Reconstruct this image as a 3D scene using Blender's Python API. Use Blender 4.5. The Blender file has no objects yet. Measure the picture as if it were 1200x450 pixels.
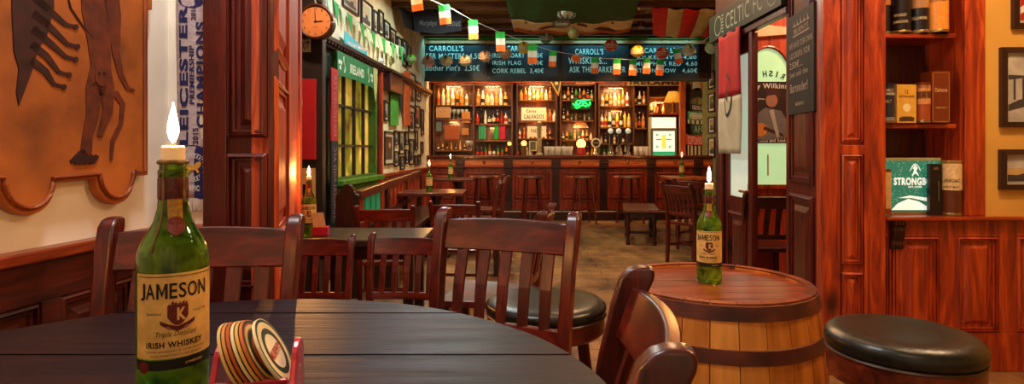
EXPO = -0.1; FLAME = 1100; BULB = 45; CUBP = 1.0
# parameters
import bpy, bmesh, math, random
from mathutils import Vector, Matrix
R = random.Random(7)
S = bpy.context.scene
COL = S.collection
PI = math.pi
F, CX, CY, H = 680.0, 600.0, 176.0, 1.10     # focal length in pixels, principal point, eye height

# ------------------------------------------------------------------ camera
cd = bpy.data.cameras.new('camera'); cam = bpy.data.objects.new('camera', cd); COL.objects.link(cam)
cam.location = (0, 0, H); cam.rotation_euler = (PI/2, 0, 0)
cd.sensor_fit = 'HORIZONTAL'; cd.sensor_width = 36; cd.lens = 36*F/1200
cd.shift_x = (600-CX)/1200; cd.shift_y = -(225-CY)/1200; cd.clip_start = .02
S.camera = cam
vs = S.view_settings
S.display_settings.display_device = 'sRGB'
vs.view_transform = 'Standard'; vs.look = 'None'; vs.gamma = 1; vs.use_curve_mapping = False; vs.exposure = EXPO

# ------------------------------------------------------------------ materials
MC = {}
def lin(c):
    return tuple((x/12.92 if x <= .04045 else ((x+.055)/1.055)**2.4) for x in c)
def hexc(h):
    return lin(tuple(int(h[i:i+2], 16)/255 for i in (0, 2, 4)))
def base(name):
    m = bpy.data.materials.new(name); m.use_nodes = True
    nt = m.node_tree; b = nt.nodes['Principled BSDF']
    return m, nt, b
def N(nt, t, **kw):
    n = nt.nodes.new(t)
    for k, v in kw.items():
        setattr(n, k, v)
    return n
def plain(name, hx, rough=.6, metal=0, emit=0, bump=0, mottle=.12, coat=0, alpha=None, trans=0, scale=12, sss=0, ecol=None):
    if name in MC: return MC[name]
    m, nt, b = base(name); c = hexc(hx)
    b.inputs['Roughness'].default_value = rough; b.inputs['Metallic'].default_value = metal
    b.inputs['Base Color'].default_value = (*c, 1)
    if mottle and not trans:
        tc = N(nt, 'ShaderNodeTexCoord'); nz = N(nt, 'ShaderNodeTexNoise'); nz.inputs['Scale'].default_value = scale
        nz.inputs['Detail'].default_value = 6
        rp = N(nt, 'ShaderNodeValToRGB')
        rp.color_ramp.elements[0].position = .3; rp.color_ramp.elements[1].position = .7
        rp.color_ramp.elements[0].color = (*[max(0, x*(1-mottle*1.6)) for x in c], 1)
        rp.color_ramp.elements[1].color = (*[min(1, x*(1+mottle)) for x in c], 1)
        nt.links.new(tc.outputs['Object'], nz.inputs['Vector']); nt.links.new(nz.outputs['Fac'], rp.inputs['Fac'])
        nt.links.new(rp.outputs['Color'], b.inputs['Base Color'])
        if bump:
            bp = N(nt, 'ShaderNodeBump'); bp.inputs['Strength'].default_value = bump; bp.inputs['Distance'].default_value = .01
            nt.links.new(nz.outputs['Fac'], bp.inputs['Height']); nt.links.new(bp.outputs['Normal'], b.inputs['Normal'])
    if coat: b.inputs['Coat Weight'].default_value = coat; b.inputs['Coat Roughness'].default_value = .15
    if emit:
        b.inputs['Emission Color'].default_value = (*(hexc(ecol) if ecol else c), 1); b.inputs['Emission Strength'].default_value = emit
    if trans: b.inputs['Transmission Weight'].default_value = trans; b.inputs['IOR'].default_value = 1.46
    if sss: b.inputs['Subsurface Weight'].default_value = sss; b.inputs['Subsurface Radius'].default_value = (.03, .015, .006)
    MC[name] = m; return m
def wood(name, dark, mid, light, rough=.38, axis='Z', scale=1.0, coat=.3, knots=0, bump=.15):
    if name in MC: return MC[name]
    m, nt, b = base(name)
    tc = N(nt, 'ShaderNodeTexCoord'); mp = N(nt, 'ShaderNodeMapping')
    s = [9*scale]*3; s['XYZ'.index(axis)] = .9*scale
    mp.inputs['Scale'].default_value = s
    nz = N(nt, 'ShaderNodeTexNoise'); nz.inputs['Scale'].default_value = 2.2; nz.inputs['Detail'].default_value = 9
    nz.inputs['Distortion'].default_value = 1.4; nz.inputs['Roughness'].default_value = .62
    rp = N(nt, 'ShaderNodeValToRGB'); e = rp.color_ramp.elements
    e[0].position = .28; e[0].color = (*hexc(dark), 1); e[1].position = .72; e[1].color = (*hexc(light), 1)
    q = rp.color_ramp.elements.new(.5); q.color = (*hexc(mid), 1)
    nt.links.new(tc.outputs['Object'], mp.inputs['Vector']); nt.links.new(mp.outputs['Vector'], nz.inputs['Vector'])
    nt.links.new(nz.outputs['Fac'], rp.inputs['Fac'])
    out = rp.outputs['Color']
    if knots:
        m2 = N(nt, 'ShaderNodeMapping'); s2 = [1, 1, 1]; s2['XYZ'.index(axis)] = .55; m2.inputs['Scale'].default_value = s2
        vo = N(nt, 'ShaderNodeTexVoronoi'); vo.inputs['Scale'].default_value = knots
        nt.links.new(tc.outputs['Object'], m2.inputs['Vector']); nt.links.new(m2.outputs['Vector'], vo.inputs['Vector'])
        kr = N(nt, 'ShaderNodeValToRGB'); kr.color_ramp.elements[0].position = .06; kr.color_ramp.elements[0].color = (.12, .07, .05, 1)
        kr.color_ramp.elements[1].position = .2; kr.color_ramp.elements[1].color = (1, 1, 1, 1)
        nt.links.new(vo.outputs['Distance'], kr.inputs['Fac'])
        mx = N(nt, 'ShaderNodeMixRGB', blend_type='MULTIPLY'); mx.inputs['Fac'].default_value = 1
        nt.links.new(out, mx.inputs[1]); nt.links.new(kr.outputs['Color'], mx.inputs[2]); out = mx.outputs[0]
    nt.links.new(out, b.inputs['Base Color'])
    b.inputs['Roughness'].default_value = rough
    b.inputs['Coat Weight'].default_value = coat; b.inputs['Coat Roughness'].default_value = .22
    if name == 'table_top_wood': b.inputs['Specular IOR Level'].default_value = .22
    bp = N(nt, 'ShaderNodeBump'); bp.inputs['Strength'].default_value = bump; bp.inputs['Distance'].default_value = .004
    nt.links.new(nz.outputs['Fac'], bp.inputs['Height']); nt.links.new(bp.outputs['Normal'], b.inputs['Normal'])
    MC[name] = m; return m

# wood palette
CHAIRW = wood('red_mahogany', '1c0503', '4e1208', '7c220e', .33, coat=.25)
CHAIRX = wood('red_mahogany_cross', '1c0503', '4e1208', '7c220e', .33, axis='X', coat=.25)
DARKW = wood('dark_oak', '140604', '2e0e08', '48180c', .35)
DARKX = wood('dark_oak_cross', '140604', '2e0e08', '48180c', .35, axis='X')
PANELW = wood('stained_pine', '420e04', '9a300d', 'd05a1c', .45, knots=3.2)
PANELX = wood('stained_pine_cross', '420e04', '9a300d', 'd05a1c', .42, axis='X', knots=3)
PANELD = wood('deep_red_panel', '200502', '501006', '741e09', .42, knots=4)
WAINS = wood('wainscot_brown', '200703', '461206', '62200c', .5, axis='Y', coat=.1)
TABLEW = wood('table_top_wood', '0a0508', '160910', '2a100e', .40, axis='X', coat=.0, bump=.9)
BACKW = wood('back_bar_wood', '2a140a', '5c3014', '8a5428', .4)
PILG = wood('pillar_side_glow_wood', '6a1a06', 'b23c10', 'dc6a20', .6, coat=0)  # candle glow on the pillar side put into a more orange wood
BARW = wood('bar_wood', '3c1006', '7c260c', 'a43c14', .36)
BARX = wood('bar_wood_cross', '4c1608', '8e300f', 'b84a1a', .33, axis='X')
ORANGEW = wood('orange_wood', '7a2a0a', 'b8501a', 'd87a30', .45)

# ------------------------------------------------------------------ geometry helpers
class Pl:
    """a vertical wall plane through two floor points"""
    def __init__(s, p0, p1):
        s.p = Vector((p0[0], p0[1], 0)); s.L = (Vector(p1)-Vector(p0)).length
        s.U = (Vector((p1[0], p1[1], 0))-s.p).normalized()
        n = Vector((s.U.y, -s.U.x, 0))
        if n.dot(-s.p) < 0: n = -n
        s.N = n
    def uv(s, px, py):
        r = Vector(((px-CX)/F, 1, (CY-py)/F))
        t = s.p.dot(s.N)/r.dot(s.N)
        h = r*t
        return (h-s.p).dot(s.U), H+h.z
    def __call__(s, u, z, d=0):
        q = s.p+s.U*u+s.N*d
        return Vector((q.x, q.y, z))
    def rect(s, x0, y0, x1, y1):
        xm = (x0+x1)/2
        u0 = s.uv(x0, y0)[0]; u1 = s.uv(x1, y0)[0]
        z1 = s.uv(xm, y0)[1]; z0 = s.uv(xm, y1)[1]
        return min(u0, u1), max(u0, u1), z0, z1
def P(px, py, Y):
    return Vector(((px-CX)/F*Y, Y, H+(CY-py)/F*Y))
def XW(px, Y): return (px-CX)/F*Y
def ZW(py, Y): return H+(CY-py)/F*Y
def world(u, z, d=0): return Vector((u, d, z))

class MB:
    def __init__(s): s.v = []; s.f = []; s.mi = []
    def add(s, vs_, fs, mi=0):
        o = len(s.v); s.v += [Vector(a) for a in vs_]; s.f += [[i+o for i in f] for f in fs]; s.mi += [mi]*len(fs); return s
    def box(s, x0, x1, y0, y1, z0, z1, mi=0):
        vs_ = [(x, y, z) for x in (x0, x1) for y in (y0, y1) for z in (z0, z1)]
        return s.add(vs_, [(0, 1, 3, 2), (4, 6, 7, 5), (0, 4, 5, 1), (2, 3, 7, 6), (0, 2, 6, 4), (1, 5, 7, 3)], mi)
    def pbox(s, f, u0, u1, z0, z1, d0, d1, mi=0):
        vs_ = [f(u, z, d) for u in (u0, u1) for d in (d0, d1) for z in (z0, z1)]
        return s.add(vs_, [(0, 1, 3, 2), (4, 6, 7, 5), (0, 4, 5, 1), (2, 3, 7, 6), (0, 2, 6, 4), (1, 5, 7, 3)], mi)
    def prism(s, f, pts, d0, d1, mi=0):
        n = len(pts)
        vs_ = [f(a, b, d0) for a, b in pts]+[f(a, b, d1) for a, b in pts]
        fs = [list(range(n)), list(range(2*n-1, n-1, -1))]+[(i, (i+1) % n, n+(i+1) % n, n+i) for i in range(n)]
        return s.add(vs_, fs, mi)
    def ring(s, f, u0, u1, z0, z1, w, d0, d1, slope=0, mi=0):
        o = [(u0, z0), (u1, z0), (u1, z1), (u0, z1)]; i = [(u0+w, z0+w), (u1-w, z0+w), (u1-w, z1-w), (u0+w, z1-w)]
        vs_ = [f(a, b, d0) for a, b in o]+[f(a, b, d0) for a, b in i]+[f(a, b, d1-slope) for a, b in o]+[f(a, b, d1) for a, b in i]
        fs = []
        for k in range(4):
            j = (k+1) % 4
            fs += [(k, j, j+4, k+4), (k+8, k+12, j+12, j+8), (k, k+8, j+8, j), (k+4, j+4, j+12, k+12)]
        return s.add(vs_, fs, mi)
    def sweep(s, secs, cap=True, mi=0, n=4):
        """list of rings (each a list of points)"""
        n = len(secs[0]); o = []
        for q in secs: o += q
        fs = [(r*n+i, r*n+(i+1) % n, (r+1)*n+(i+1) % n, (r+1)*n+i) for r in range(len(secs)-1) for i in range(n)]
        if cap: fs += [list(range(n))[::-1], [(len(secs)-1)*n+i for i in range(n)]]
        return s.add(o, fs, mi)
    def post(s, pts, mi=0):
        """vertical-ish rectangular section: (x,y,z,wx,wy)"""
        return s.sweep([[(x-a/2, y-b/2, z), (x+a/2, y-b/2, z), (x+a/2, y+b/2, z), (x-a/2, y+b/2, z)] for x, y, z, a, b in pts], mi=mi)
    def tube(s, pts, r, n=8, mi=0, cap=True):
        pts = [Vector(p) for p in pts]; rs = r if isinstance(r, (list, tuple)) else [r]*len(pts)
        secs = []
        for i, p in enumerate(pts):
            t = (pts[min(i+1, len(pts)-1)]-pts[max(i-1, 0)]).normalized()
            a = Vector((0, 0, 1)) if abs(t.z) < .9 else Vector((1, 0, 0))
            x = t.cross(a).normalized(); y = t.cross(x)
            secs.append([p+(x*math.cos(2*PI*k/n)+y*math.sin(2*PI*k/n))*rs[i] for k in range(n)])
        return s.sweep(secs, cap, mi)
    def bar(s, p0, p1, w, h, mi=0):
        p0 = Vector(p0); p1 = Vector(p1); t = (p1-p0).normalized()
        a = Vector((0, 0, 1)) if abs(t.z) < .9 else Vector((0, 1, 0))
        x = t.cross(a).normalized(); y = x.cross(t)
        secs = [[p+x*w/2*i+y*h/2*j for i, j in ((-1, -1), (1, -1), (1, 1), (-1, 1))] for p in (p0, p1)]
        return s.sweep(secs, True, mi)
    def lathe(s, prof, c=(0, 0, 0), n=24, mi=0, ax=1, ay=1):
        secs = [[(c[0]+r*ax*math.cos(2*PI*k/n), c[1]+r*ay*math.sin(2*PI*k/n), c[2]+z) for k in range(n)] for r, z in prof]
        return s.sweep(secs, True, mi)
    def ball(s, c, rx, ry=None, rz=None, n=12, mi=0):
        ry = ry or rx; rz = rz or rx
        pr = [(max(.002, math.sin(PI*i/n)), -math.cos(PI*i/n)) for i in range(n+1)]
        secs = [[(c[0]+r*rx*math.cos(2*PI*k/n), c[1]+r*ry*math.sin(2*PI*k/n), c[2]+z*rz) for k in range(n)] for r, z in pr]
        return s.sweep(secs, True, mi)
    def build(s, name, m, parent=None, bevel=0, smooth=False, wld=True):
        me = bpy.data.meshes.new(name)
        off = Vector((0, 0, 0))
        if parent is not None and wld:
            q = parent
            while q is not None: off += q.location; q = q.parent
        me.from_pydata([tuple(v-off) for v in s.v], [], s.f)
        ms = m if isinstance(m, (list, tuple)) else [m]
        for x in ms: me.materials.append(x)
        for p, i in zip(me.polygons, s.mi): p.material_index = i
        bm = bmesh.new(); bm.from_mesh(me); bmesh.ops.recalc_face_normals(bm, faces=bm.faces); bm.to_mesh(me); bm.free()
        if smooth:
            for p in me.polygons: p.use_smooth = True
            if smooth != 'full':
                try: me.set_sharp_from_angle(angle=math.radians(40))
                except Exception: pass
        o = bpy.data.objects.new(name, me); COL.objects.link(o)
        if parent is not None: o.parent = parent
        if bevel:
            b = o.modifiers.new('bevel', 'BEVEL'); b.width = bevel; b.segments = 3 if name == 'back_post' else 2; b.limit_method = 'ANGLE'; b.angle_limit = .6
        return o

def thing(name, label, cat, loc=(0, 0, 0), rz=0, group=None, sc=1):
    o = bpy.data.objects.new(name, None); COL.objects.link(o); o.empty_display_size = .1
    o.location = loc; o.rotation_euler = (0, 0, rz); o.scale = (sc,)*3
    return tag(o, label, cat, group)
def tag(o, label, cat, group=None, kind=None):
    o['label'] = label; o['category'] = cat
    if group: o['group'] = group
    if kind: o['kind'] = kind
    return o
def st(o):
    o['kind'] = 'structure'; return o
def kids(o): return [c for c in bpy.data.objects if c.parent == o]
def copy_tree(o, parent=None, memo=None):
    c = o.copy(); COL.objects.link(c); c.parent = parent
    for ch in kids(o): copy_tree(ch, c)
    return c

# ------------------------------------------------------------------ lettering
TC = {}
def glyphs(t, bold=0, shear=0):
    k = (t, bold, shear)
    if k in TC: return TC[k]
    cu = bpy.data.curves.new('t', 'FONT'); cu.body = t; cu.size = 1; cu.offset = bold; cu.shear = shear; cu.resolution_u = 3; cu.space_character = 1.13
    ob = bpy.data.objects.new('t', cu); COL.objects.link(ob)
    dg = bpy.context.evaluated_depsgraph_get(); dg.update()
    me = ob.evaluated_get(dg).to_mesh()
    v = [(a.co.x, a.co.y) for a in me.vertices]; f = [list(p.vertices) for p in me.polygons]
    bpy.data.objects.remove(ob); bpy.data.curves.remove(cu)
    x0 = min(a for a, b in v); x1 = max(a for a, b in v); y0 = min(b for a, b in v); y1 = max(b for a, b in v)
    v = [((a-x0)/(x1-x0), (b-y0)/(y1-y0)) for a, b in v]
    TC[k] = (v, f); return TC[k]
def text(mb, t, f, x0, x1, y0, y1, bold=.015, shear=0, mi=0):
    """fit the string into the rectangle; f(a, b) -> point"""
    v, fc = glyphs(t, bold, shear)
    mb.add([f(x0+(x1-x0)*a, y0+(y1-y0)*b) for a, b in v], fc, mi)
    return mb
# ================================================================== THE ROOM
CEIL = 2.88
def LNX(Y): return -1.19+.118*(Y-1.349)
near = Pl((LNX(-1.5), -1.5), (LNX(1.92), 1.92))            # plaster wall beside the front table
front = Pl((-1.30, 1.9), (-.95, 1.9))                       # short wall that carries the scarf
pil = Pl((-.985, 1.86), (-.771, 1.86))                      # face of the left pillar
ret = Pl((-.771, 1.86), (-1.24, 3.4))                       # its side, running back
def LDX(Y): return -1.55+.048*(Y-4.75)
deep = Pl((LDX(4.55), 4.55), (LDX(9.9), 9.9))               # long left wall
pier = Pl((-1.80, 4.5), (-1.47, 4.5))
RW = 1.6
doorw = Pl((RW, 3.38), (RW, 4.48))
rpil = Pl((1.521, 2.85), (1.83, 2.85))                      # right pillar
rside = Pl((1.521, 2.85), (1.6, 3.38))
alc = Pl((1.80, 2.9), (3.6, 2.9))
plaster = plain('cream_plaster', 'f2ead8', .85, bump=.25, mottle=.08, scale=5)
yellow = plain('yellow_plaster', 'd9a648', .85, bump=.2, mottle=.08, scale=4)
greenp = plain('dark_green_paint', '16281a', .5, mottle=.3)
ceilm = plain('smoked_ceiling', '9a7448', .8, mottle=.25, scale=3)

# floor
m, nt, b = base('worn_floor')
tc = N(nt, 'ShaderNodeTexCoord'); n1 = N(nt, 'ShaderNodeTexNoise'); n1.inputs['Scale'].default_value = 2.1; n1.inputs['Detail'].default_value = 10
n1.inputs['Roughness'].default_value = .7
mp = N(nt, 'ShaderNodeMapping'); mp.inputs['Scale'].default_value = (1, .5, 1)
rp = N(nt, 'ShaderNodeValToRGB'); rp.color_ramp.elements[0].position = .36; rp.color_ramp.elements[1].position = .66
rp.color_ramp.elements[0].color = (*hexc('402414'), 1); rp.color_ramp.elements[1].color = (*hexc('b88448'), 1)
nt.links.new(tc.outputs['Object'], mp.inputs['Vector']); nt.links.new(mp.outputs['Vector'], n1.inputs['Vector'])
nt.links.new(n1.outputs['Fac'], rp.inputs['Fac'])
br = N(nt, 'ShaderNodeTexBrick'); br.inputs['Scale'].default_value = 1; br.inputs['Brick Width'].default_value = 1.6; br.inputs['Row Height'].default_value = .16
br.inputs['Mortar Size'].default_value = .006; br.inputs['Color1'].default_value = (1, 1, 1, 1); br.inputs['Color2'].default_value = (.8, .8, .8, 1); br.inputs['Mortar'].default_value = (.25, .2, .18, 1)
nt.links.new(tc.outputs['Object'], br.inputs['Vector'])
mx = N(nt, 'ShaderNodeMixRGB', blend_type='MULTIPLY'); mx.inputs['Fac'].default_value = .8
nt.links.new(rp.outputs['Color'], mx.inputs[1]); nt.links.new(br.outputs['Color'], mx.inputs[2]); nt.links.new(mx.outputs[0], b.inputs['Base Color'])
b.inputs['Roughness'].default_value = .5
bp = N(nt, 'ShaderNodeBump'); bp.inputs['Strength'].default_value = .35; bp.inputs['Distance'].default_value = .006
nt.links.new(n1.outputs['Fac'], bp.inputs['Height']); nt.links.new(bp.outputs['Normal'], b.inputs['Normal'])
st(MB().box(-2.6, 4.2, -1.6, 10.8, -.1, 0).build('floor', m))

# ceiling with cross beams
st(MB().box(-2.6, 4.2, -1.6, 10.8, CEIL, CEIL+.1).build('ceiling', ceilm))
n = 1
beamm = wood('ceiling_beam', '2a160c', '523018', '745030', .6, axis='X')
for y in (3.2, 4.4, 5.5, 6.3, 6.95, 7.55, 8.1, 8.6):
    st(MB().box(-1.62, 3.15, y, y+.10, CEIL-.07, CEIL).build('trim_%d' % n, beamm, bevel=.01)); n += 1
st(MB().box(-1.40, 3.15, 8.88, 8.96, 2.80, 2.86).build('trim_%d' % n, plain('moss_green_trim', '3c8a34', .5), bevel=.006)); n += 1
st(MB().box(-1.40, 3.15, 8.93, 9.0, 2.74, 2.79).build('trim_%d' % n, plain('brass_strip', 'b07840', .4), bevel=.006)); n += 1

def wallslab(name, pl, u0, u1, z0, z1, t, m, **k):
    return st(MB().pbox(pl, u0, u1, z0, z1, -t, 0).build(name, m, **k))
# near left wall: plaster above, wainscot below
wallslab('wall_left', near, 0, near.L-.02, 0, CEIL, .12, plaster)
WZ = .86
def panel(mb, pl, u0, u1, z0, z1, w=.018, d=.0, deep_=.014):
    mb.ring(pl, u0, u1, z0, z1, w*.55, d, d+deep_, deep_*.5)
    mb.ring(pl, u0+w*.75, u1-w*.75, z0+w*.75, z1-w*.75, w*.5, d, d+deep_*.45)
    g = w*2.0
    a, b_, c, e = u0+g, u1-g, z0+g, z1-g
    o = [(a, c), (b_, c), (b_, e), (a, e)]; i = [(a+w, c+w), (b_-w, c+w), (b_-w, e-w), (a+w, e-w)]
    mb.add([pl(x, y, d) for x, y in o]+[pl(x, y, d+deep_*.6) for x, y in i],
           [(0, 1, 5, 4), (1, 2, 6, 5), (2, 3, 7, 6), (3, 0, 4, 7), (4, 5, 6, 7)])
wm = MB(); wm.pbox(near, 0, near.L-.02, 0, WZ-.03, .001, .022)
# stiles and rails stand proud of a recessed board
U = near
def nu(px): return near.uv(px, 280)[0]
cols = [(near.L-3.4+i*.44, near.L-3.4+i*.44+.06) for i in range(8)]
for pair in ((0, near.L-.02),):
    wm.pbox(near, pair[0], pair[1], WZ-.13, WZ-.03, .022, .036); wm.pbox(near, pair[0], pair[1], 0, .14, .022, .04)
ed = [nu(-260), nu(-100), nu(-40), nu(34), nu(50), nu(150), nu(165)]
for a, b_ in ((ed[0]-.06, ed[0]), (ed[1], ed[2]), (ed[3], ed[4]+.015), (ed[5]-.02, near.L-.02)):
    wm.pbox(near, a, b_, .14, WZ-.13, .022, .036)
for a, b_ in ((ed[0], ed[1]), (ed[2], ed[3]), (ed[4]+.015, ed[5]-.02)):
    panel(wm, near, a, b_, .14, WZ-.13, .02, .022, .016)
st(wm.build('trim_%d' % n, WAINS, bevel=.002)); n += 1
st(MB().pbox(near, 0, near.L-.02, WZ-.03, WZ, .001, .05).build('trim_%d' % n, wood('ledge_brown', '4a1608', '86300f', 'b45a2a', .4, axis='Y'), bevel=.006)); n += 1
# short wall facing the camera
wallslab('wall_left_return', front, 0, .33, 0, CEIL, .1, plaster)
st(MB().pbox(front, .12, .32, 0, WZ-.025, .001, .02).build('trim_%d' % n, PANELD)); n += 1
st(MB().pbox(front, .12, .32, WZ-.025, WZ, .001, .045).build('trim_%d' % n, PANELX, bevel=.005)); n += 1

# left pillar (front face with tall sunk panels) and its side running back
mb = MB(); W = pil.L
mb.pbox(pil, 0, W, 0, CEIL, -.06, 0)
def pu(px): return pil.uv(px, 100)[0]
zz = [ZW(179, 1.86), ZW(172, 1.86)]
for z0, z1 in ((.12, .62), (.66, 1.09), (1.14, CEIL-.1)):
    panel(mb, pil, pu(268), pu(315), z0, z1, .02, .004, .022)
mb.pbox(pil, 0, pu(267), 0, CEIL, 0, .012)
mb.pbox(pil, pu(316), W, 0, CEIL, 0, .01)
st(mb.build('trim_%d' % n, PANELD, bevel=.002)); n += 1
mb = MB(); mb.pbox(ret, .001, ret.L, 0, CEIL, -.06, 0)
for a, b_ in ((.02, .50), ):
    for z0, z1 in ((.12, .75), (.80, 1.34), (1.42, CEIL-.1)):
        panel(mb, ret, a, b_, z0, z1, .03, .0, .02)
        
mb.pbox(ret, .56, .60, 0, CEIL, 0, .012); mb.pbox(ret, 1.40, 1.60, 0, CEIL, 0, .01); mb.pbox(ret, .64, .66, 0, CEIL, 0, .008)
st(mb.build('trim_%d' % n, PILG, bevel=.002)); n += 1

# pier with clock, and the long left wall
st(MB().pbox(pier, 0, pier.L, 0, CEIL, -.08, 0).build('wall_left_pier', plain('brown_black_paint', '2a1a10', .55, mottle=.3)))
def du(px): return deep.uv(px, 150)[0]
uW0, uW1, uB = du(391), du(437), du(444)
zS, zT = .84, 1.76
mb = MB()
mb.pbox(deep, 0, uW0, 0, 2.03, -.1, 0); mb.pbox(deep, uW0, uW1, 0, zS, -.1, 0); mb.pbox(deep, uW0, uW1, zT+.15, 2.03, -.1, 0)
mb.pbox(deep, uW1, uB, 0, 2.03, -.1, 0)
st(mb.build('wall_left_green', greenp))
mb = MB(); mb.pbox(deep, uB, deep.L-.6, .0, 2.03, -.1, 0); mb.pbox(deep, 0, deep.L-.6, 2.03, CEIL, -.1, 0)
st(mb.build('wall_left_far', plain('smoky_cream_wall', 'e4dcb8', .85, bump=.1, mottle=.15, scale=5)))
# moulding shelf over the window (dentils)
mb = MB(); mb.pbox(deep, 0, deep.L-.7, 2.00, 2.035, .001, .07); mb.pbox(deep, 0, deep.L-.7, 1.955, 2.0, .001, .035)
k = .02
while k < deep.L-.75:
    mb.pbox(deep, k, k+.035, 1.975, 2.0, .035, .062); k += .075
st(mb.build('trim_%d' % n, DARKW)); n += 1
# wood wainscot and post below the picture wall
mb = MB(); mb.pbox(deep, uB+.02, deep.L-.7, 0, .80, .001, .02); mb.pbox(deep, uB+.02, deep.L-.7, .80, .835, .001, .05)
k = uB+.05
while k < deep.L-.9:
    mb.pbox(deep, k, k+.1, .08, .78, .02, .03); k += .16
st(mb.build('trim_%d' % n, PANELW, bevel=.003)); n += 1
st(MB().pbox(deep, uB-.03, uB+.02, 0, 1.96, .001, .045).build('trim_%d' % n, PANELW, bevel=.006)); n += 1
# window: green frame, amber lit panes, muntins
win = thing('window_1', 'x', 'window', deep((uW0+uW1)/2, zS, 0)); 
for kk in ('label', 'category'): del win[kk]
st(win)
frm = MB(); frm.ring(deep, uW0-.04, uW1+.04, zS-.04, zT+.19, .06, -.05, .035)
frm.build('window_frame', plain('window_green', '2c5a1c', .4, mottle=.3), win, bevel=.004)
MB().pbox(deep, uW0-.07, uW1+.07, zS-.05, zS+.0, .0, .11).pbox(deep, uW0-.06, uW1+.06, zS-.13, zS-.06, .0, .05).build('window_sill', plain('sill_green', '3f8020', .4, mottle=.25), win, bevel=.006)
mm = MB(); wd = uW1-uW0
for i in range(1, 4):
    mm.pbox(deep, uW0+wd*i/4-.014, uW0+wd*i/4+.014, zS, zT+.14, -.03, .0)
for z in (ZW(207, 5.5), 0):
    pass
for z in (zS+.30, zS+.66):
    mm.pbox(deep, uW0, uW1, z-.012, z+.012, -.035, -.004)
mm.build('muntins', plain('muntin_dark', '221c10', .5), win)
# pane: old amber bottle glass lit from outside
gm, nt, b = base('amber_pane')
tc = N(nt, 'ShaderNodeTexCoord'); nz = N(nt, 'ShaderNodeTexNoise'); nz.inputs['Scale'].default_value = 2.6; nz.inputs['Detail'].default_value = 5; nz.inputs['Distortion'].default_value = .6
rp = N(nt, 'ShaderNodeValToRGB'); e = rp.color_ramp.elements
e[0].position = .30; e[0].color = (*hexc('5c3a10'), 1); e[1].position = .62; e[1].color = (*hexc('e0b44c'), 1)
q = e.new(.45); q.color = (*hexc('8f8c28'), 1)
nt.links.new(tc.outputs['Object'], nz.inputs['Vector']); nt.links.new(nz.outputs['Fac'], rp.inputs['Fac'])
nt.links.new(rp.outputs['Color'], b.inputs['Base Color']); nt.links.new(rp.outputs['Color'], b.inputs['Emission Color'])
b.inputs['Emission Strength'].default_value = .5; b.inputs['Roughness'].default_value = .25
MB().pbox(deep, uW0, uW1, zS, zT+.14, -.055, -.045).build('pane', gm, win)

# right side: pillar, its side, door wall, alcove, far walls
mb = MB(); mb.pbox(rpil, 0, rpil.L, 0, CEIL, -.05, 0)
def ru(px): return rpil.uv(px, 100)[0]
for z0, z1 in ((.10, .50), (.54, ZW(181, 2.85)), (ZW(170, 2.85)+.012, CEIL-.08)):
    panel(mb, rpil, ru(985), ru(1010), z0, z1, .016, .002, .014)
mb.pbox(rpil, 0, ru(983), 0, CEIL, 0, .014); mb.pbox(rpil, ru(1011), ru(1036), 0, CEIL, 0, .014)
mb.pbox(rpil, ru(983), ru(1012), ZW(181, 2.85), ZW(170, 2.85), 0, .012)
st(mb.build('trim_%d' % n, PANELW, bevel=.002)); n += 1
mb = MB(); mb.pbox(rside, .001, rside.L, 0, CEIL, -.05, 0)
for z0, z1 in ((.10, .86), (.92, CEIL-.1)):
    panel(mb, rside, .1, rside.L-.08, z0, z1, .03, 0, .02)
st(mb.build('trim_%d' % n, PANELD, bevel=.002)); n += 1  # shadow on the pillar side put into the darker panel wood
# door wall: lintel above, leaf, opening, frame posts
zH = 1.935
yA, yB = 3.886, 4.44
mb = MB(); mb.box(RW, RW+.06, 3.38, 4.48, zH, CEIL); 
st(mb.build('wall_right', plain('dark_red_brown_paint', '3a140c', .5, mottle=.25)))
mb = MB()
mb.box(RW, RW+.02, 3.36, 3.39, 0, zH)
for y in (yA, yB):
    mb.box(RW-.006, RW+.018, y-.025, y+.025, 0, zH)
mb.box(RW-.015, RW+.035, 3.36, yB+.04, zH-.04, zH)
st(mb.build('trim_%d' % n, PANELD, bevel=.004)); n += 1
door = thing('door_1', 'x', 'door', (RW+.05, yA+.03, 0))
for kk in ('label', 'category'): del door[kk]
st(door)
mb = MB(); zg = ZW(222, 4.2)
mb.box(RW+.02, RW+.06, yA+.03, yB-.03, .02, zg-.05); 
mb.box(RW+.02, RW+.06, yA+.03, yB-.03, zH-.16, zH-.04)
for a, b_ in ((yA+.03, yA+.10), (yB-.10, yB-.03)): mb.box(RW+.02, RW+.06, a, b_, zg-.05, zH-.16)
dp = Pl((RW+.02, yA+.03), (RW+.02, yB-.03))
panel(mb, dp, .09, dp.L-.09, .12, zg-.16, .03, 0, .02)
mb.build('door_leaf', PANELD, door, bevel=.003)
MB().box(RW+.036, RW+.044, yA+.10, yB-.10, zg-.05, zH-.16).build('pane', plain('frosted_glass', 'c9d8c4', .4, emit=.55, mottle=.05), door)
hm = plain('old_brass', 'b07a30', .3, metal=.9)
MB().tube([(RW-.01, yA+.065, .815), (RW-.01, yA+.17, .815)], .009).tube([(RW+.02, yA+.065, .815), (RW-.012, yA+.065, .815)], .012).box(RW+.012, RW+.02, yA+.045, yA+.085, .74, .87).build('door_handle', hm, door, smooth=True)

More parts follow.
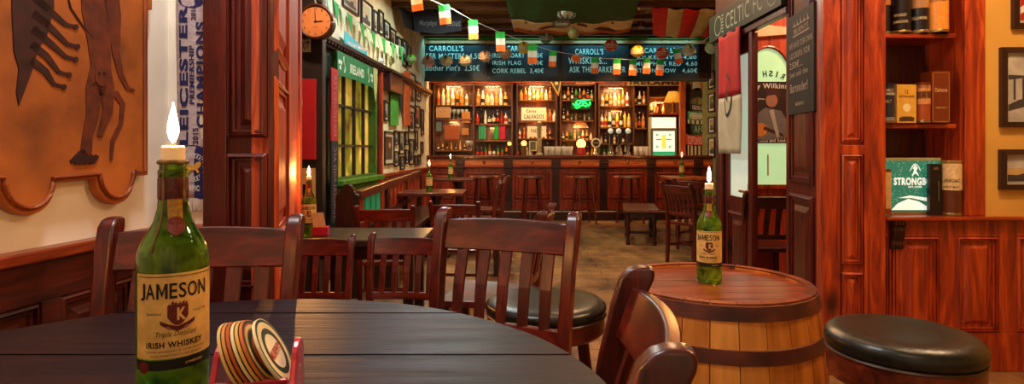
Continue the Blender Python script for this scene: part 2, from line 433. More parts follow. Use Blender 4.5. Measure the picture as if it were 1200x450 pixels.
# little room beyond the doorway
st(MB().box(RW+.1, 3.2, 4.42, 4.48, 0, CEIL).build('wall_side_room', wood('side_room_boards', '5c1a08', 'a8381a', 'cc5828', .5)))
st(MB().box(3.2, 3.3, 2.95, 4.48, 0, CEIL).build('wall_side_room_end', plain('side_room_red', 'b04020', .7)))
wn = thing('window_2', 'x', 'window', (2.0, 4.4, 1.0))
for kk in ('label', 'category'): del wn[kk]
st(wn)
wp = Pl((1.7, 4.42), (2.3, 4.42))
def wr(px, py): return wp.uv(px, py)
a0 = wr(872, 200)[0]; a1 = wr(926, 200)[0]; am = (a0+a1)/2; rr = (a1-a0)/2
zb = wr(900, 216)[1]; zspr = wr(900, 100)[1]; ztop = wr(900, 57)[1]
arch = [(a0, zb), (a1, zb)]+[(am+rr*math.cos(t*PI/14), zspr+(ztop-zspr)*math.sin(t*PI/14)) for t in range(15)]
MB().prism(wp, arch, .001, .012).build('pane', plain('street_window_glass', 'a9d8a0', .4, emit=.75, mottle=.08), wn)
fr = MB()
pts = [(am+(rr+.012)*math.cos(t*PI/14), zspr+(ztop-zspr+.012)*math.sin(t*PI/14)) for t in range(15)]
fr.tube([wp(a, b_, .015) for a, b_ in pts], .012); fr.pbox(wp, a0-.03, a1+.02, zb-.03, zb, 0, .05)
fr.pbox(wp, am-.004, am+.004, wr(900, 181)[1]-.16, wr(900, 181)[1], .012, .016)
fr.build('window_frame', PANELW, wn)
tx = MB()
c0 = (wr(901, 120)[0], wr(900, 122)[1])
# mirrored writing on an arc, read from the street
word = 'IRISH PUB'
ra = wr(900, 90)[1]-c0[1]
for i, ch in enumerate(word):
    if ch == ' ': continue
    th = math.radians(90-(-1)*(4-i)*-15.5)
    th = math.radians(90-(3.2-i)*11.5)
    hh = .046; ww = .030 if ch != 'I' else .01
    def fm(a, b_, th=th):
        r_ = ra+b_
        # mirrored: a runs to the left
        x = c0[0]+r_*math.cos(th)+a*math.sin(th); z = c0[1]+r_*math.sin(th)-a*math.cos(th)
        return wp(x, z, .014)
    text(tx, ch, lambda a, b_: fm(-a, b_), -ww/2, ww/2, 0, hh, .03)
tx.build('lettering', plain('black_print', '0c0c0c', .5), wn)
# orange curtain / awning arc above the window
st(MB().prism(wp, [(am-.35, ZW(58, 4.42)), (am-.30, ZW(46, 4.42)), (am+.2, ZW(40, 4.42)), (am+.35, ZW(44, 4.42)), (am+.35, ZW(36, 4.42)), (am, ZW(30, 4.42)), (am-.35, ZW(44, 4.42))], .001, .02).build('trim_%d' % n, plain('pale_arch', 'e8c090', .6, emit=.15))); n += 1

# room end behind the corner, far right wall
st(MB().box(RW, 3.3, 4.48, 4.56, 0, CEIL).build('wall_right_corner', plain('dark_red_brown_paint', '3a140c')))
st(MB().box(3.15, 3.25, 4.56, 10.4, 0, CEIL).build('wall_right_far', plain('olive_lit_wall', '7c7a4a', .8, mottle=.2)))
st(MB().box(-2.6, 4.2, 10.4, 10.5, 0, CEIL).build('wall_back', PANELD))
st(MB().box(-2.6, 4.2, -1.6, -1.5, 0, CEIL).build('wall_behind', plaster))
st(MB().box(3.5, 3.6, -1.5, 2.95, 0, CEIL).build('wall_right_front', yellow))

# alcove wall on the right: stiles, shelves, ledge, wainscot
def au(px): return alc.uv(px, 100)[0]
uA0, uA1, uA2 = au(1037), au(1131), au(1155)
zl = ZW(253, 2.9)
D = .26
mb = MB()
mb.pbox(alc, uA1, uA2, zl, CEIL, -D, 0)
st(mb.build('trim_%d' % n, PANELW, bevel=.003)); n += 1
st(MB().pbox(alc, uA0-.02, uA2+.01, 0, CEIL, -D-.05, -D).build('wall_alcove_back', PANELD))
st(MB().pbox(alc, uA2, au(1330), zl, CEIL, -.05, -.012).build('wall_right_yellow', yellow))
shelfs = []
for py in (38, 145):
    z = ZW(py, 2.9)
    st(MB().pbox(alc, uA0, uA1-.02, z-.022, z, -D, -.03).build('trim_%d' % n, PANELX, bevel=.003)); n += 1
# ledge
mb = MB(); mb.pbox(alc, uA0-.02, au(1330), zl-.02, zl, -D, .045)
st(mb.build('trim_%d' % n, wood('ledge_shiny', '5a1607', '9a2e0e', 'c04a1a', .18, axis='X', coat=.8), bevel=.006)); n += 1
mb = MB(); mb.pbox(alc, uA0-.02, au(1330), 0, zl-.02, -.05, .0)
zr = ZW(277, 2.9); zbm = ZW(389, 2.9)
mb.pbox(alc, uA0-.02, au(1330), zr, zl-.02, 0, .014); mb.pbox(alc, uA0-.02, au(1330), 0, zbm, 0, .014)
for a, b_ in ((1037, 1052), (1099, 1119), (1168, 1189), (1238, 1258), (1310, 1330)):
    mb.pbox(alc, au(a), au(b_), zbm, zr, 0, .014)
for a, b_ in ((1052, 1099), (1119, 1168), (1189, 1238), (1258, 1310)):
    panel(mb, alc, au(a), au(b_), zbm, zr, .02, 0, .02)
for i in range(3):
    mb.pbox(alc, au(1039+i*4), au(1041.4+i*4), zbm+.02, ZW(291, 2.9), .014, .022)
st(mb.build('trim_%d' % n, PANELW, bevel=.002)); n += 1
# corbel under the ledge
cb = [(0, 0), (.075, 0), (.072, -.02), (.055, -.03), (.06, -.05), (.05, -.08), (.035, -.10), (.04, -.12), (.03, -.14), (.01, -.145), (0, -.14)]
u0 = au(1039.5); mb = MB()
f_ = lambda a, b_, d: alc(u0+d, zl-.02+b_, .012+a*.6)
mb.prism(f_, cb, 0, au(1054)-u0)
for q in range(4):
    mb.prism(lambda a, b_, d: alc(u0+d, zl-.02+b_, .012+a*.66), [(x*1.0, y) for x, y in cb[:]], .006+q*.015, .012+q*.015)
st(mb.build('trim_%d' % n, DARKW, bevel=.001)); n += 1
TRIMN = n
# ================================================================== FURNITURE MAKERS
def make_chair(name, label, cat='chair', loc=(0, 0, 0), rz=0, sc=1, group=None, arms=False, wood_=None, woodx=None, slats=5, cushion=None):
    wd = wood_ or CHAIRW; wx = woodx or CHAIRX
    t = thing(name, label, cat, loc, rz, group, sc)
    for s in (-1, 1):
        m = MB(); m.post([(s*.195, .015, 0, .034, .036), (s*.195, .0, .30, .036, .040), (s*.197, .0, .46, .036, .044), (s*.200, .012, .60, .034, .044),
                          (s*.204, .038, .74, .034, .046), (s*.207, .062, .83, .036, .052), (s*.208, .080, .878, .036, .058), (s*.208, .088, .893, .034, .046), (s*.208, .092, .90, .026, .02)])
        m.build('back_post', wd, t, bevel=.008, wld=False, smooth=True)
        MB().post([(s*.19, -.385, 0, .030, .030), (s*.19, -.385, .25, .038, .038), (s*.19, -.385, .43, .038, .038)]).build('leg', wd, t, bevel=.004, wld=False)
    # seat, slightly dished
    g = 8; vs_ = []; 
    for zt in (0, 1):
        for i in range(g+1):
            for j in range(g+1):
                a = -1+2*i/g; b_ = j/g
                x = a*(.205+.02*(1-b_)); y = .0-.42*(1-b_)+.012
                z = .43 if zt == 0 else .465-.012*(1-a*a)*math.sin(PI*b_)
                vs_.append((x, y-.01, z))
    Q = (g+1)**2; fs = []
    for i in range(g):
        for j in range(g):
            k = i*(g+1)+j
            fs += [(k, k+1, k+g+2, k+g+1), (Q+k, Q+k+g+1, Q+k+g+2, Q+k+1)]
    for i in range(g):
        for k, k2 in ((i, i+1), (g*(g+1)+i, g*(g+1)+i+1), (i*(g+1), (i+1)*(g+1)), (i*(g+1)+g, (i+1)*(g+1)+g)):
            fs.append((k, k2, Q+k2, Q+k))
    MB().add(vs_, fs).build('seat', wx, t, bevel=.006, wld=False)
    # curved top rail
    secs = []
    for i in range(13):
        a = -1+i/6; x = a*.192; cy = .030*(1-a*a)
        y1, y2 = .052+cy, .076+cy
        secs.append([(x, y1-.010, .775+.004*a*a), (x, y1+.010, .775), (x, y2+.016, .868-.006*a*a), (x, y2-.005, .872-.006*a*a)])
    MB().sweep(secs).build('top_rail', wx, t, bevel=.004, wld=False, smooth=True)
    secs = []
    for i in range(9):
        a = -1+i/4; x = a*.185; cy = .022*(1-a*a)
        secs.append([(x, -.006+cy, .535), (x, .014+cy, .535), (x, .02+cy, .575), (x, -.0+cy, .575)])
    MB().sweep(secs).build('lower_rail', wx, t, bevel=.003, wld=False)
    for k in range(slats):
        a = (-1+2*(k+.5)/slats)*.92; x = a*.185; cy = (1-a*a)
        m = MB(); w = .030 if slats > 4 else .036
        m.post([(x, .006+.022*cy, .57, w, .014), (x, .026+.024*cy, .68, w*1.1, .014), (x, .056+.030*cy, .785, w*1.2, .014)])
        m.build('slat', wd, t, bevel=.002, wld=False)
    m = MB()
    for s in (-1, 1): m.bar((s*.19, -.385, .20), (s*.195, 0, .20), .02, .028)
    m.bar((-.19, -.19, .20), (.19, -.19, .20), .02, .026); m.bar((-.19, -.385, .40), (.19, -.385, .40), .022, .05); 
    m.build('stretcher', wx, t, bevel=.002, wld=False)
    if arms:
        for s in (-1, 1):
            m = MB(); m.tube([(s*.215, .03, .66), (s*.235, -.12, .675), (s*.24, -.28, .675), (s*.215, -.37, .665)], [.018, .02, .022, .026], 8)
            m.tube([(s*.225, -.30, .44), (s*.235, -.31, .66)], .014, 8)
            m.build('armrest', wd, t, wld=False, smooth=True)
    if cushion:
        pass
    return t

# ---- front oval table
TZ = .767
tc_ = (-.46, .70); AX, AY = .61, .60
tb = thing('pub_table', 'dark planked oval table filling the foreground under the large bottle', 'table', (tc_[0], tc_[1], 0))
def clip(poly, y0, y1):
    def cut(ps, f):
        out = []
        for i in range(len(ps)):
            a, b_ = ps[i-1], ps[i]
            fa, fb = f(a), f(b_)
            if (fa >= 0) != (fb >= 0):
                t = fa/(fa-fb); out.append((a[0]+(b_[0]-a[0])*t, a[1]+(b_[1]-a[1])*t))
            if fb >= 0: out.append(b_)
        return out
    return cut(cut(poly, lambda p: p[1]-y0), lambda p: y1-p[1])
ell = [(tc_[0]+AX*math.cos(2*PI*i/128), tc_[1]+AY*math.sin(2*PI*i/128)) for i in range(128)]
top = MB(); flat = lambda a, b_, d: Vector((a, b_, d))
ys = [tc_[1]-AY-.01, .22, .34, .46, .58, .70, .824, .947, 1.073, 1.19, tc_[1]+AY+.01]
for i in range(len(ys)-1):
    pl_ = clip(ell, ys[i]+.0014, ys[i+1]-.0014)
    dz = R.uniform(-.0012, .0012)
    if len(pl_) > 2: top.prism(flat, pl_, TZ-.032, TZ+dz)
top.build('tabletop', TABLEW, tb, bevel=.0035)
und = MB(); und.prism(flat, [(tc_[0]+(x-tc_[0])*.985, tc_[1]+(y-tc_[1])*.985) for x, y in ell], TZ-.045, TZ-.0325); und.build('table_underside', DARKX, tb)
ped = MB(); ped.lathe([(.06, .08), (.055, .12), (.035, .2), (.045, .4), (.035, .55), (.05, .68), (.12, .722)], (tc_[0], tc_[1], 0), 20)
ped.build('pedestal', CHAIRW, tb, smooth=True)
for k in range(4):
    a = PI/4+k*PI/2; c, s = math.cos(a), math.sin(a)
    MB().bar((tc_[0]+c*.03, tc_[1]+s*.03, .12), (tc_[0]+c*.32, tc_[1]+s*.32, .03), .05, .055).build('foot', CHAIRW, tb, bevel=.006)

# ---- chairs near the front table
make_chair('pub_chair', 'mahogany slat-back chair between the white wall and the front table', loc=(XW(238, 1.42)+.0, 1.37, 0), rz=math.radians(8), sc=1.04)
make_chair('pub_chair', 'large mahogany slat-back chair across the front table, centre of the view', loc=(-.045, 1.70, 0), rz=math.radians(-20), sc=1.02)
make_chair('pub_chair', 'curved dark chair back seen close up between the front table and barrel', loc=(.108, .815, 0), rz=math.radians(-98), sc=1.0)

# ---- black-cushioned round stools
def stool(loc, r, z, label, rz=.4):
    t = thing('round_stool', label, 'stool', (loc[0], loc[1], 0), rz)
    k = r/.19
    MB().lathe([(r*.97, z-.045), (r*.99, z-.036), (r*1.0, z-.024), (r*.985, z-.013), (r*.93, z-.004), (r*.80, z+.002), (r*.5, z-.002), (.002, z-.004)], (0, 0, 0), 48).build('cushion', plain('black_leather', '1c1e14', .34, mottle=.3, bump=.10, scale=60), t, wld=False, smooth='full')
    MB().lathe([(r*.93, z-.047), (r*.99, z-.047), (r*.99, z-.050), (r*.97, z-.052), (r*.97, z-.105), (r*.93, z-.115), (r*.1, z-.115)], (0, 0, 0), 48).build('apron', wood('stool_apron', '2a0d06', '6a2410', '9a4420', .35, axis='X'), t, wld=False, smooth=True)
    MB().lathe([(r*.985, z-.052), (r*1.0, z-.049), (r*.985, z-.045)], (0, 0, 0), 48).build('piping', plain('piping_brown', '4a2c18', .4), t, wld=False, smooth=True)
    for q in range(4):
        a = q*PI/2; c, s = math.cos(a), math.sin(a)
        MB().tube([(c*r*.66, s*r*.66, z-.11), (c*r*.78, s*r*.78, z*.45), (c*r*.95, s*r*.95, 0)], [.022, .024, .017], 10).build('leg', CHAIRW, t, wld=False, smooth=True)
    for q in range(4):
        a = q*PI/2; b_ = a+PI/2; rr_ = r*.84; zz_ = z*(.30+.06*(q % 2))
        MB().tube([(math.cos(a)*rr_, math.sin(a)*rr_, zz_), (math.cos(b_)*rr_, math.sin(b_)*rr_, zz_)], .011, 8).build('rung', CHAIRW, t, wld=False, smooth=True)
    return t
stool((XW(1057, 1.36), 1.36), .162, .678, 'round stool with black leather cushion in front of the right wainscot')
stool((XW(640, 2.14), 2.17), .225, .545, 'low round stool with black cushion behind the central chair')

# ---- whisky barrel
BX, BY, BZ, BR = XW(836, 1.97), 1.97, .66, .312
br_ = thing('whiskey_barrel', 'oak barrel used as a table with a candle bottle on it', 'barrel', (BX, BY, 0))
def brad(z):
    t = (z-BZ*.44)/(BZ*.56)
    return BR+.036*(1-t*t) if abs(t) < 1.2 else BR
bm_, nt, b = base('barrel_oak')
tc = N(nt, 'ShaderNodeTexCoord'); sx = N(nt, 'ShaderNodeSeparateXYZ'); at = N(nt, 'ShaderNodeMath', operation='ARCTAN2')
nt.links.new(tc.outputs['Object'], sx.inputs[0]); nt.links.new(sx.outputs['Y'], at.inputs[0]); nt.links.new(sx.outputs['X'], at.inputs[1])
mu = N(nt, 'ShaderNodeMath', operation='MULTIPLY'); mu.inputs[1].default_value = 26/(2*PI); nt.links.new(at.outputs[0], mu.inputs[0])
fl = N(nt, 'ShaderNodeMath', operation='FLOOR'); nt.links.new(mu.outputs[0], fl.inputs[0])
wn_ = N(nt, 'ShaderNodeTexWhiteNoise', noise_dimensions='1D'); nt.links.new(fl.outputs[0], wn_.inputs['W'])
mp = N(nt, 'ShaderNodeMapping'); mp.inputs['Scale'].default_value = (14, 14, 1.6); nt.links.new(tc.outputs['Object'], mp.inputs['Vector'])
nz = N(nt, 'ShaderNodeTexNoise'); nz.inputs['Scale'].default_value = 2; nz.inputs['Detail'].default_value = 8; nt.links.new(mp.outputs['Vector'], nz.inputs['Vector'])
ad = N(nt, 'ShaderNodeMath', operation='MULTIPLY_ADD'); ad.inputs[1].default_value = .45; nt.links.new(wn_.outputs['Value'], ad.inputs[0])
sb = N(nt, 'ShaderNodeMath', operation='MULTIPLY'); sb.inputs[1].default_value = .62; nt.links.new(nz.outputs['Fac'], sb.inputs[0]); nt.links.new(sb.outputs[0], ad.inputs[2])
rp = N(nt, 'ShaderNodeValToRGB'); e = rp.color_ramp.elements
e[0].position = .22; e[0].color = (*hexc('5e2608'), 1); e[1].position = .78; e[1].color = (*hexc('eea040'), 1); q = e.new(.45); q.color = (*hexc('bc6c1e'), 1)
nt.links.new(ad.outputs[0], rp.inputs['Fac'])
zr_ = N(nt, 'ShaderNodeMath', operation='GREATER_THAN'); zr_.inputs[1].default_value = BZ-.006; nt.links.new(sx.outputs['Z'], zr_.inputs[0])
dk = N(nt, 'ShaderNodeMixRGB', blend_type='MULTIPLY'); dk.inputs[2].default_value = (.30, .13, .08, 1); nt.links.new(zr_.outputs[0], dk.inputs[0]); nt.links.new(rp.outputs['Color'], dk.inputs[1]); nt.links.new(dk.outputs[0], b.inputs['Base Color']); b.inputs['Roughness'].default_value = .5
NS = 26; body = MB()
for k in range(NS):
    a0_, a1_ = 2*PI*k/NS+.004, 2*PI*(k+1)/NS-.004
    zs_ = [0+BZ*i/10 for i in range(11)]; secs = []
    for z in zs_:
        ro = brad(z); ri = ro-.028; q = []
        for a in (a0_, (a0_+a1_)/2, a1_): q.append((BX+ro*math.cos(a), BY+ro*math.sin(a), z))
        for a in (a1_, (a0_+a1_)/2, a0_): q.append((BX+ri*math.cos(a), BY+ri*math.sin(a), z))
        secs.append(q)
    body.sweep(secs)
body.build('staves', bm_, br_)
hd = MB()
for i in range(7):
    y0 = BY-.29+i*.58/7; y1 = y0+.58/7
    pl_ = clip([(BX+(BR-.026)*math.cos(2*PI*q/64), BY+(BR-.026)*math.sin(2*PI*q/64)) for q in range(64)], y0+.001, y1-.001)
    hd.prism(flat, pl_, BZ-.045, BZ-.012)
hd.build('barrel_head', wood('barrel_head_oak', '3a1408', '7c3014', 'a04c22', .3, axis='X', coat=.5), br_, bevel=.0015)
MB().lathe([(BR-.029, BZ-.012), (BR-.029, BZ+.002), (BR+.003, BZ+.002), (BR+.003, BZ-.004)], (BX, BY, 0), 64).build('rim', wood('rim_oak', '3a1408', '8a3a16', 'b0602c', .35, axis='X'), br_, smooth=True) if False else None
hoopm = plain('rusty_hoop', '5c2a18', .6, metal=.1, mottle=.4, bump=.3)
for z0, z1 in ((BZ-.050, BZ-.006), (BZ-.170, BZ-.126), (.17, .21), (.01, .075)):
    MB().sweep([[(BX+r_*math.cos(2*PI*q/64), BY+r_*math.sin(2*PI*q/64), z) for q in range(64)] for r_, z in ((brad(z0)-.002, z0), (brad(z0)+.004, z0+.002), (brad(z1)+.004, z1-.002), (brad(z1)-.002, z1))], cap=False).build('hoop', hoopm, br_, smooth=True)

# ---- candle bottles
GLASS, nt, b = base('green_bottle_glass')
tc = N(nt, 'ShaderNodeTexCoord'); nz = N(nt, 'ShaderNodeTexNoise'); nz.inputs['Scale'].default_value = 28; nz.inputs['Detail'].default_value = 4; nz.inputs['Distortion'].default_value = 1
rp = N(nt, 'ShaderNodeValToRGB'); e = rp.color_ramp.elements; e[0].position = .36; e[0].color = (*hexc('246414'), 1); e[1].position = .64; e[1].color = (*hexc('a6e63c'), 1)  # inner residue and caustic-like light patches put into the noise colour
nt.links.new(tc.outputs['Object'], nz.inputs['Vector']); nt.links.new(nz.outputs['Fac'], rp.inputs['Fac']); nt.links.new(rp.outputs['Color'], b.inputs['Base Color'])
bp = N(nt, 'ShaderNodeBump'); bp.inputs['Strength'].default_value = .25; bp.inputs['Distance'].default_value = .004; nt.links.new(nz.outputs['Fac'], bp.inputs['Height']); nt.links.new(bp.outputs['Normal'], b.inputs['Normal'])
b.inputs['Roughness'].default_value = .05; b.inputs['Transmission Weight'].default_value = .8; b.inputs['IOR'].default_value = 1.4
def bottle(loc, sc, label, group=None, rz=None, flame=1.0, far=False):
    th = math.atan2(-loc[0], loc[1]) if rz is None else rz
    t = thing('whiskey_bottle', label, 'bottle', loc, th, group, sc)
    prof = [(.030, .004), (.038, 0), (.0415, .004), (.042, .012), (.042, .192), (.0405, .202), (.036, .214), (.029, .227), (.0225, .240), (.0185, .256), (.0168, .275), (.0162, .296), (.0178, .298), (.0178, .305), (.0160, .307), (.0160, .315), (.011, .316), (.010, .305), (.002, .300)]
    ns = 16 if far else 48
    MB().lathe(prof, (0, 0, 0), ns).build('glass_body', GLASS, t, wld=False, smooth=True)
    r = .0426
    cyl = lambda a, z, d=0: Vector(((r+d)*math.sin(a/r), -(r+d)*math.cos(a/r), z))
    def patch(name, a0, a1, z0, z1, m, d=0, n_=20, rr=None):
        g = MB(); vs_ = []
        for i in range(n_+1):
            a = a0+(a1-a0)*i/n_
            vs_ += [cyl(a, z0, d), cyl(a, z1, d)]
        return g.add(vs_, [(2*i, 2*i+2, 2*i+3, 2*i+1) for i in range(n_)]).build(name, m, t, wld=False, smooth='full')
    lab = patch('label', -.054, .054, .072, .178, plain('label_cream', 'ecc06a', .55, mottle=.14, scale=45))
    patch('label_band', -.054, .054, .058, .0705, plain('label_green_black', '14180e', .5), .0002)
    ink = plain('label_ink', '1c0f0a', .5); red = plain('label_red', '6e1c10', .5)
    if not far:
        g = MB(); c = lambda a, b_: cyl(a, b_, .0009)
        for ch, a0_, a1_ in (('J', -.0450, -.0378), ('A', -.0368, -.0252), ('E', -.0092, -.0008), ('S', .0008, .0094), ('O', .0108, .0226), ('N', .0246, .0362)): text(g, ch, c, a0_, a1_, .147 if ch != 'J' else .145, .166, .012)
        for q4 in (((-.0236, .147), (-.0208, .147), (-.0208, .166), (-.0236, .166)), ((-.0138, .147), (-.0110, .147), (-.0110, .166), (-.0138, .166)),
                   ((-.0208, .166), (-.0208, .160), (-.0173, .149), (-.0173, .155)), ((-.0173, .155), (-.0173, .149), (-.0138, .160), (-.0138, .166))):
            g.add([c(a, b_) for a, b_ in q4], [(0, 1, 2, 3)])
        text(g, 'Established', c, -.036, -.018, .127, .130, .0, .3); text(g, 'Since 1780', c, .018, .036, .127, .130, .0, .3)
        text(g, 'Triple Distilled', c, -.024, .022, .098, .106, .0, .4)
        text(g, 'IRISH WHISKEY', c, -.036, .030, .086, .0935, .025)
        text(g, 'JOHN JAMESON & SON LIMITED', c, -.036, .034, .080, .0825, 0)
        text(g, 'BOW STREET DISTILLERY DUBLIN', c, -.030, .028, .075, .0775, 0)
        for z in (.174, ): g.add([c(a, z+dz) for a in [-.048+.096*i/16 for i in range(17)] for dz in (0, .0008)], [(2*i, 2*i+2, 2*i+3, 2*i+1) for i in range(16)])
        g.build('lettering', ink, lab, wld=False)
        g = MB()
        c5 = lambda a, b_: cyl(a, b_, .0006); xs_ = [-.0115+.023*i/8 for i in range(9)]
        lowf = lambda x: .113+.011*min(1, (abs(x)/.0115)**2)
        g.add([c5(x, z_) for x in xs_ for z_ in (lowf(x), .138)], [(2*i, 2*i+2, 2*i+3, 2*i+1) for i in range(8)])
        for s in (-1, 1):
            g.add([c(a, b_) for a, b_ in ((0, .112), (s*.010, .115), (s*.020, .120), (s*.019, .115), (s*.010, .109), (0, .106))], [list(range(6))])
        for i in range(7):
            a = -.009+i*.003; g.add([c(a-.0012, .1375), c(a+.0012, .1375), c(a+.0015, .139+.0015*((i*3) % 4)), c(a-.0014, .140+.001*((i*5) % 3))], [(0, 1, 2, 3)])
        g.build('crest', red, lab, wld=False)
        g = MB(); c2 = lambda a, b_: cyl(a, b_, .0008); text(g, 'K', c2, -.001, .009, .119, .135, .04); g.build('crest_letter', plain('label_cream', 'e2b866'), lab, wld=False)
        g = MB(); text(g, 'JAMESON', c2, .008, .030, .062, .066, .02); g.lathe([(.001, .0)], (0, 0, 0), 3) if False else None
        g.build('lettering', plain('label_cream', 'e2b866'), t, wld=False)
        # round seal at left of the band and on the neck, neck label strip
        g = MB(); vs_ = [cyl(-.040, .062, .0012)]+[cyl(-.040+.0075*math.cos(q*PI/8), .062+.0075*math.sin(q*PI/8), .0010) for q in range(16)]
        g.add(vs_, [(0, 1+q, 1+(q+1) % 16) for q in range(16)]).build('seal', red, t, wld=False)
    else:
        g = MB(); c = lambda a, b_: cyl(a, b_, .0006)
        text(g, 'JAMESON', c, -.040, .040, .147, .166, .04); text(g, 'IRISH WHISKEY', c, -.032, .030, .086, .0945, .03)
        g.build('lettering', ink, lab, wld=False)
        MB().add([cyl(a, b_, .0006) for a, b_ in ((-.011, .142), (.011, .142), (.0115, .124), (0, .110), (-.0115, .124))], [list(range(5))]).build('crest', red, lab, wld=False)
    nk = lambda a, z: Vector((a, -math.sqrt(max(1e-6, nr(z)**2-a*a))-.0008, z))
    def nr(z):
        for (r0, z0), (r1, z1) in zip(prof[4:], prof[5:]):
            if z0 <= z <= z1 and z1 > z0: return r0+(r1-r0)*(z-z0)/(z1-z0)
        return .0162
    g = MB(); rows = [.236+.0465*i/8 for i in range(9)]
    g.add([nk(a, z) for z in rows for a in (-.0085, -.003, .003, .0085)], [(r_*4+i, r_*4+i+1, r_*4+i+5, r_*4+i+4) for r_ in range(8) for i in range(3)])
    g.build('neck_label', plain('gold_label', 'b8862a', .4, mottle=.3, scale=200), t, wld=False, smooth='full')
    if not far:
        g = MB(); c0 = (0, .236); vs_ = [nk(0, .236)+Vector((0, -.003, 0))]+[nk(.0108*math.cos(q*PI/9), .236+.0115*math.sin(q*PI/9))+Vector((0, -.0025, 0)) for q in range(18)]
        g.add(vs_, [(0, 1+q, 1+(q+1) % 18) for q in range(18)]).build('neck_seal', plain('neck_seal_red', '7c2414', .5, mottle=.3, scale=200), t, wld=False)
    MB().lathe([(.0175, .268), (.0182, .270), (.0180, .295), (.0170, .297)], (0, 0, 0), ns).build('foil_collar', plain('red_foil', '5e1a0c', .4, mottle=.4, scale=150), t, wld=False, smooth=True)
    # wax runs down the neck and shoulder
    wax = MB()
    for q in range(5 if not far else 2):
        a = [-2.6, 2.2, .6, -.75, 3.1][q]; zt = .314
        pts = [(math.cos(a-PI/2)*(nr(z)+.0015), math.sin(a-PI/2)*(nr(z)+.0015), z) for z in [zt-(.05+.03*((q*2) % 4))*i/8 for i in range(9)]]
        wax.tube(pts, [.0014+.0008*math.sin(i*1.9+q) for i in range(8)]+[.0024], 6)
    wax.tube([(.0165*math.cos(q*PI/8), .0165*math.sin(q*PI/8), .3165+.001*math.sin(q*2.3)) for q in range(17)], .0028, 6)
    wax.build('wax_drips', plain('old_wax', '8a6a3c', .5, mottle=.2), t, wld=False, smooth='full')
    # the candle is its own thing
    cz = loc[2]+.3175*sc
    cn = thing('candle', 'lit candle stub in the ' + label, 'candle', (loc[0], loc[1], cz), 0, None, sc)
    MB().lathe([(.0098, -.010), (.0100, .001), (.0140, .002), (.0142, .018), (.0120, .0205), (.006, .0190), (.001, .0185)], (0, 0, 0), 20).build('wax', plain('candle_wax', 'f6e4c0', .5, sss=.4, mottle=0, emit=.25, ecol='ffb060'), cn, wld=False, smooth=True)
    MB().tube([(0, 0, .018), (.001, 0, .026)], .0012, 6).build('wick', plain('wick_black', '120a06', .8), cn, wld=False)
    fm_ = plain('flame', 'ffa040', .5, emit=1, mottle=0)
    key = 'flame%.2f' % flame
    if key not in MC:
        m_, nt_, b2 = base(key); b2.inputs['Base Color'].default_value = (0, 0, 0, 1); b2.inputs['Emission Color'].default_value = (1, .43, .11, 1); b2.inputs['Emission Strength'].default_value = FLAME*flame; MC[key] = m_
    MB().lathe([(.001, .024), (.0045, .030), (.0066, .038), (.0062, .048), (.0040, .060), (.0018, .070), (.0004, .077)], (0, 0, 0), 16).build('flame', MC[key], cn, wld=False, smooth='full')
    return t
SB = .76
bottle((XW(203, .7615), .7615, TZ+.001), 1, 'green whiskey bottle on the front table', rz=math.atan2(.446, .7615)+.12)
bottle((XW(831, 1.99), 1.99, BZ-.011), 1, 'green whiskey bottle on the barrel')
T2Z = .66
bottle((XW(362, 3.02), 3.02, T2Z+.001), .90, 'green whiskey bottle on the table by the left pillar', flame=2.2)
T3Z = .675
bottle((XW(503, 6.0), 6.0, T3Z+.001), .8, 'green whiskey bottle on the small table along the left bench', far=True)
T4Z = .73
bottle((XW(528, 7.6), 7.6, T4Z+.001), .8, 'green whiskey bottle on the far left table before the bar', far=True)
bottle((XW(799, 7.6), 7.6, T4Z+.021), .8, 'green whiskey bottle on the far right table', far=True)

# ---- coaster holder and beer mats on the front table
hc = Vector((-.322, .735, TZ)); a_h = math.radians(12)
hold = thing('coaster_holder', 'red plastic coaster holder with white emblem on the front table', 'holder', tuple(hc+Vector((0, 0, .0015))), a_h)
redp = plain('red_plastic', 'b0182a', .35, mottle=.05, coat=.3)
# U-shaped holder: base, two rounded side cheeks, back
MB().box(-.046, .046, -.040, .040, 0, .010).build('base', redp, hold, bevel=.003, wld=False)
for s in (-1, 1):
    pr = [(-.040, .004), (.040, .004), (.040, .045)]+[(.012+.028*math.cos(q*PI/10), .060+.026*math.sin(q*PI/10)) for q in range(0, 10)]+[(-.016, .066), (-.030, .048), (-.040, .040)]
    MB().prism(lambda a, b_, d: Vector((d, a, b_)), pr, s*.046-.004, s*.046+.004).build('side', redp, hold, bevel=.002, wld=False)
MB().box(-.042, .042, -.041, -.035, .008, .054).build('front_plate', redp, hold, bevel=.002, wld=False)
g = MB()
em = lambda a, b_: Vector((.0506, a, b_))
g.add([em(-.001+.012*math.cos(q*PI/12)*(1 if q % 2 else .8), .042+.017*math.sin(q*PI/12)) for q in range(24)]+[em(-.001+.009*math.cos(q*PI/12), .042+.013*math.sin(q*PI/12)) for q in range(24)], [(q, (q+1) % 24, 24+(q+1) % 24, 24+q) for q in range(24)])
g.build('emblem', plain('white_print', 'e8d8d0', .5), hold, wld=False)
cols = ['e6c070', 'd89040', 'c05a20', 'f0dca0', 'e8b050', 'd07030', 'f0e0b0']
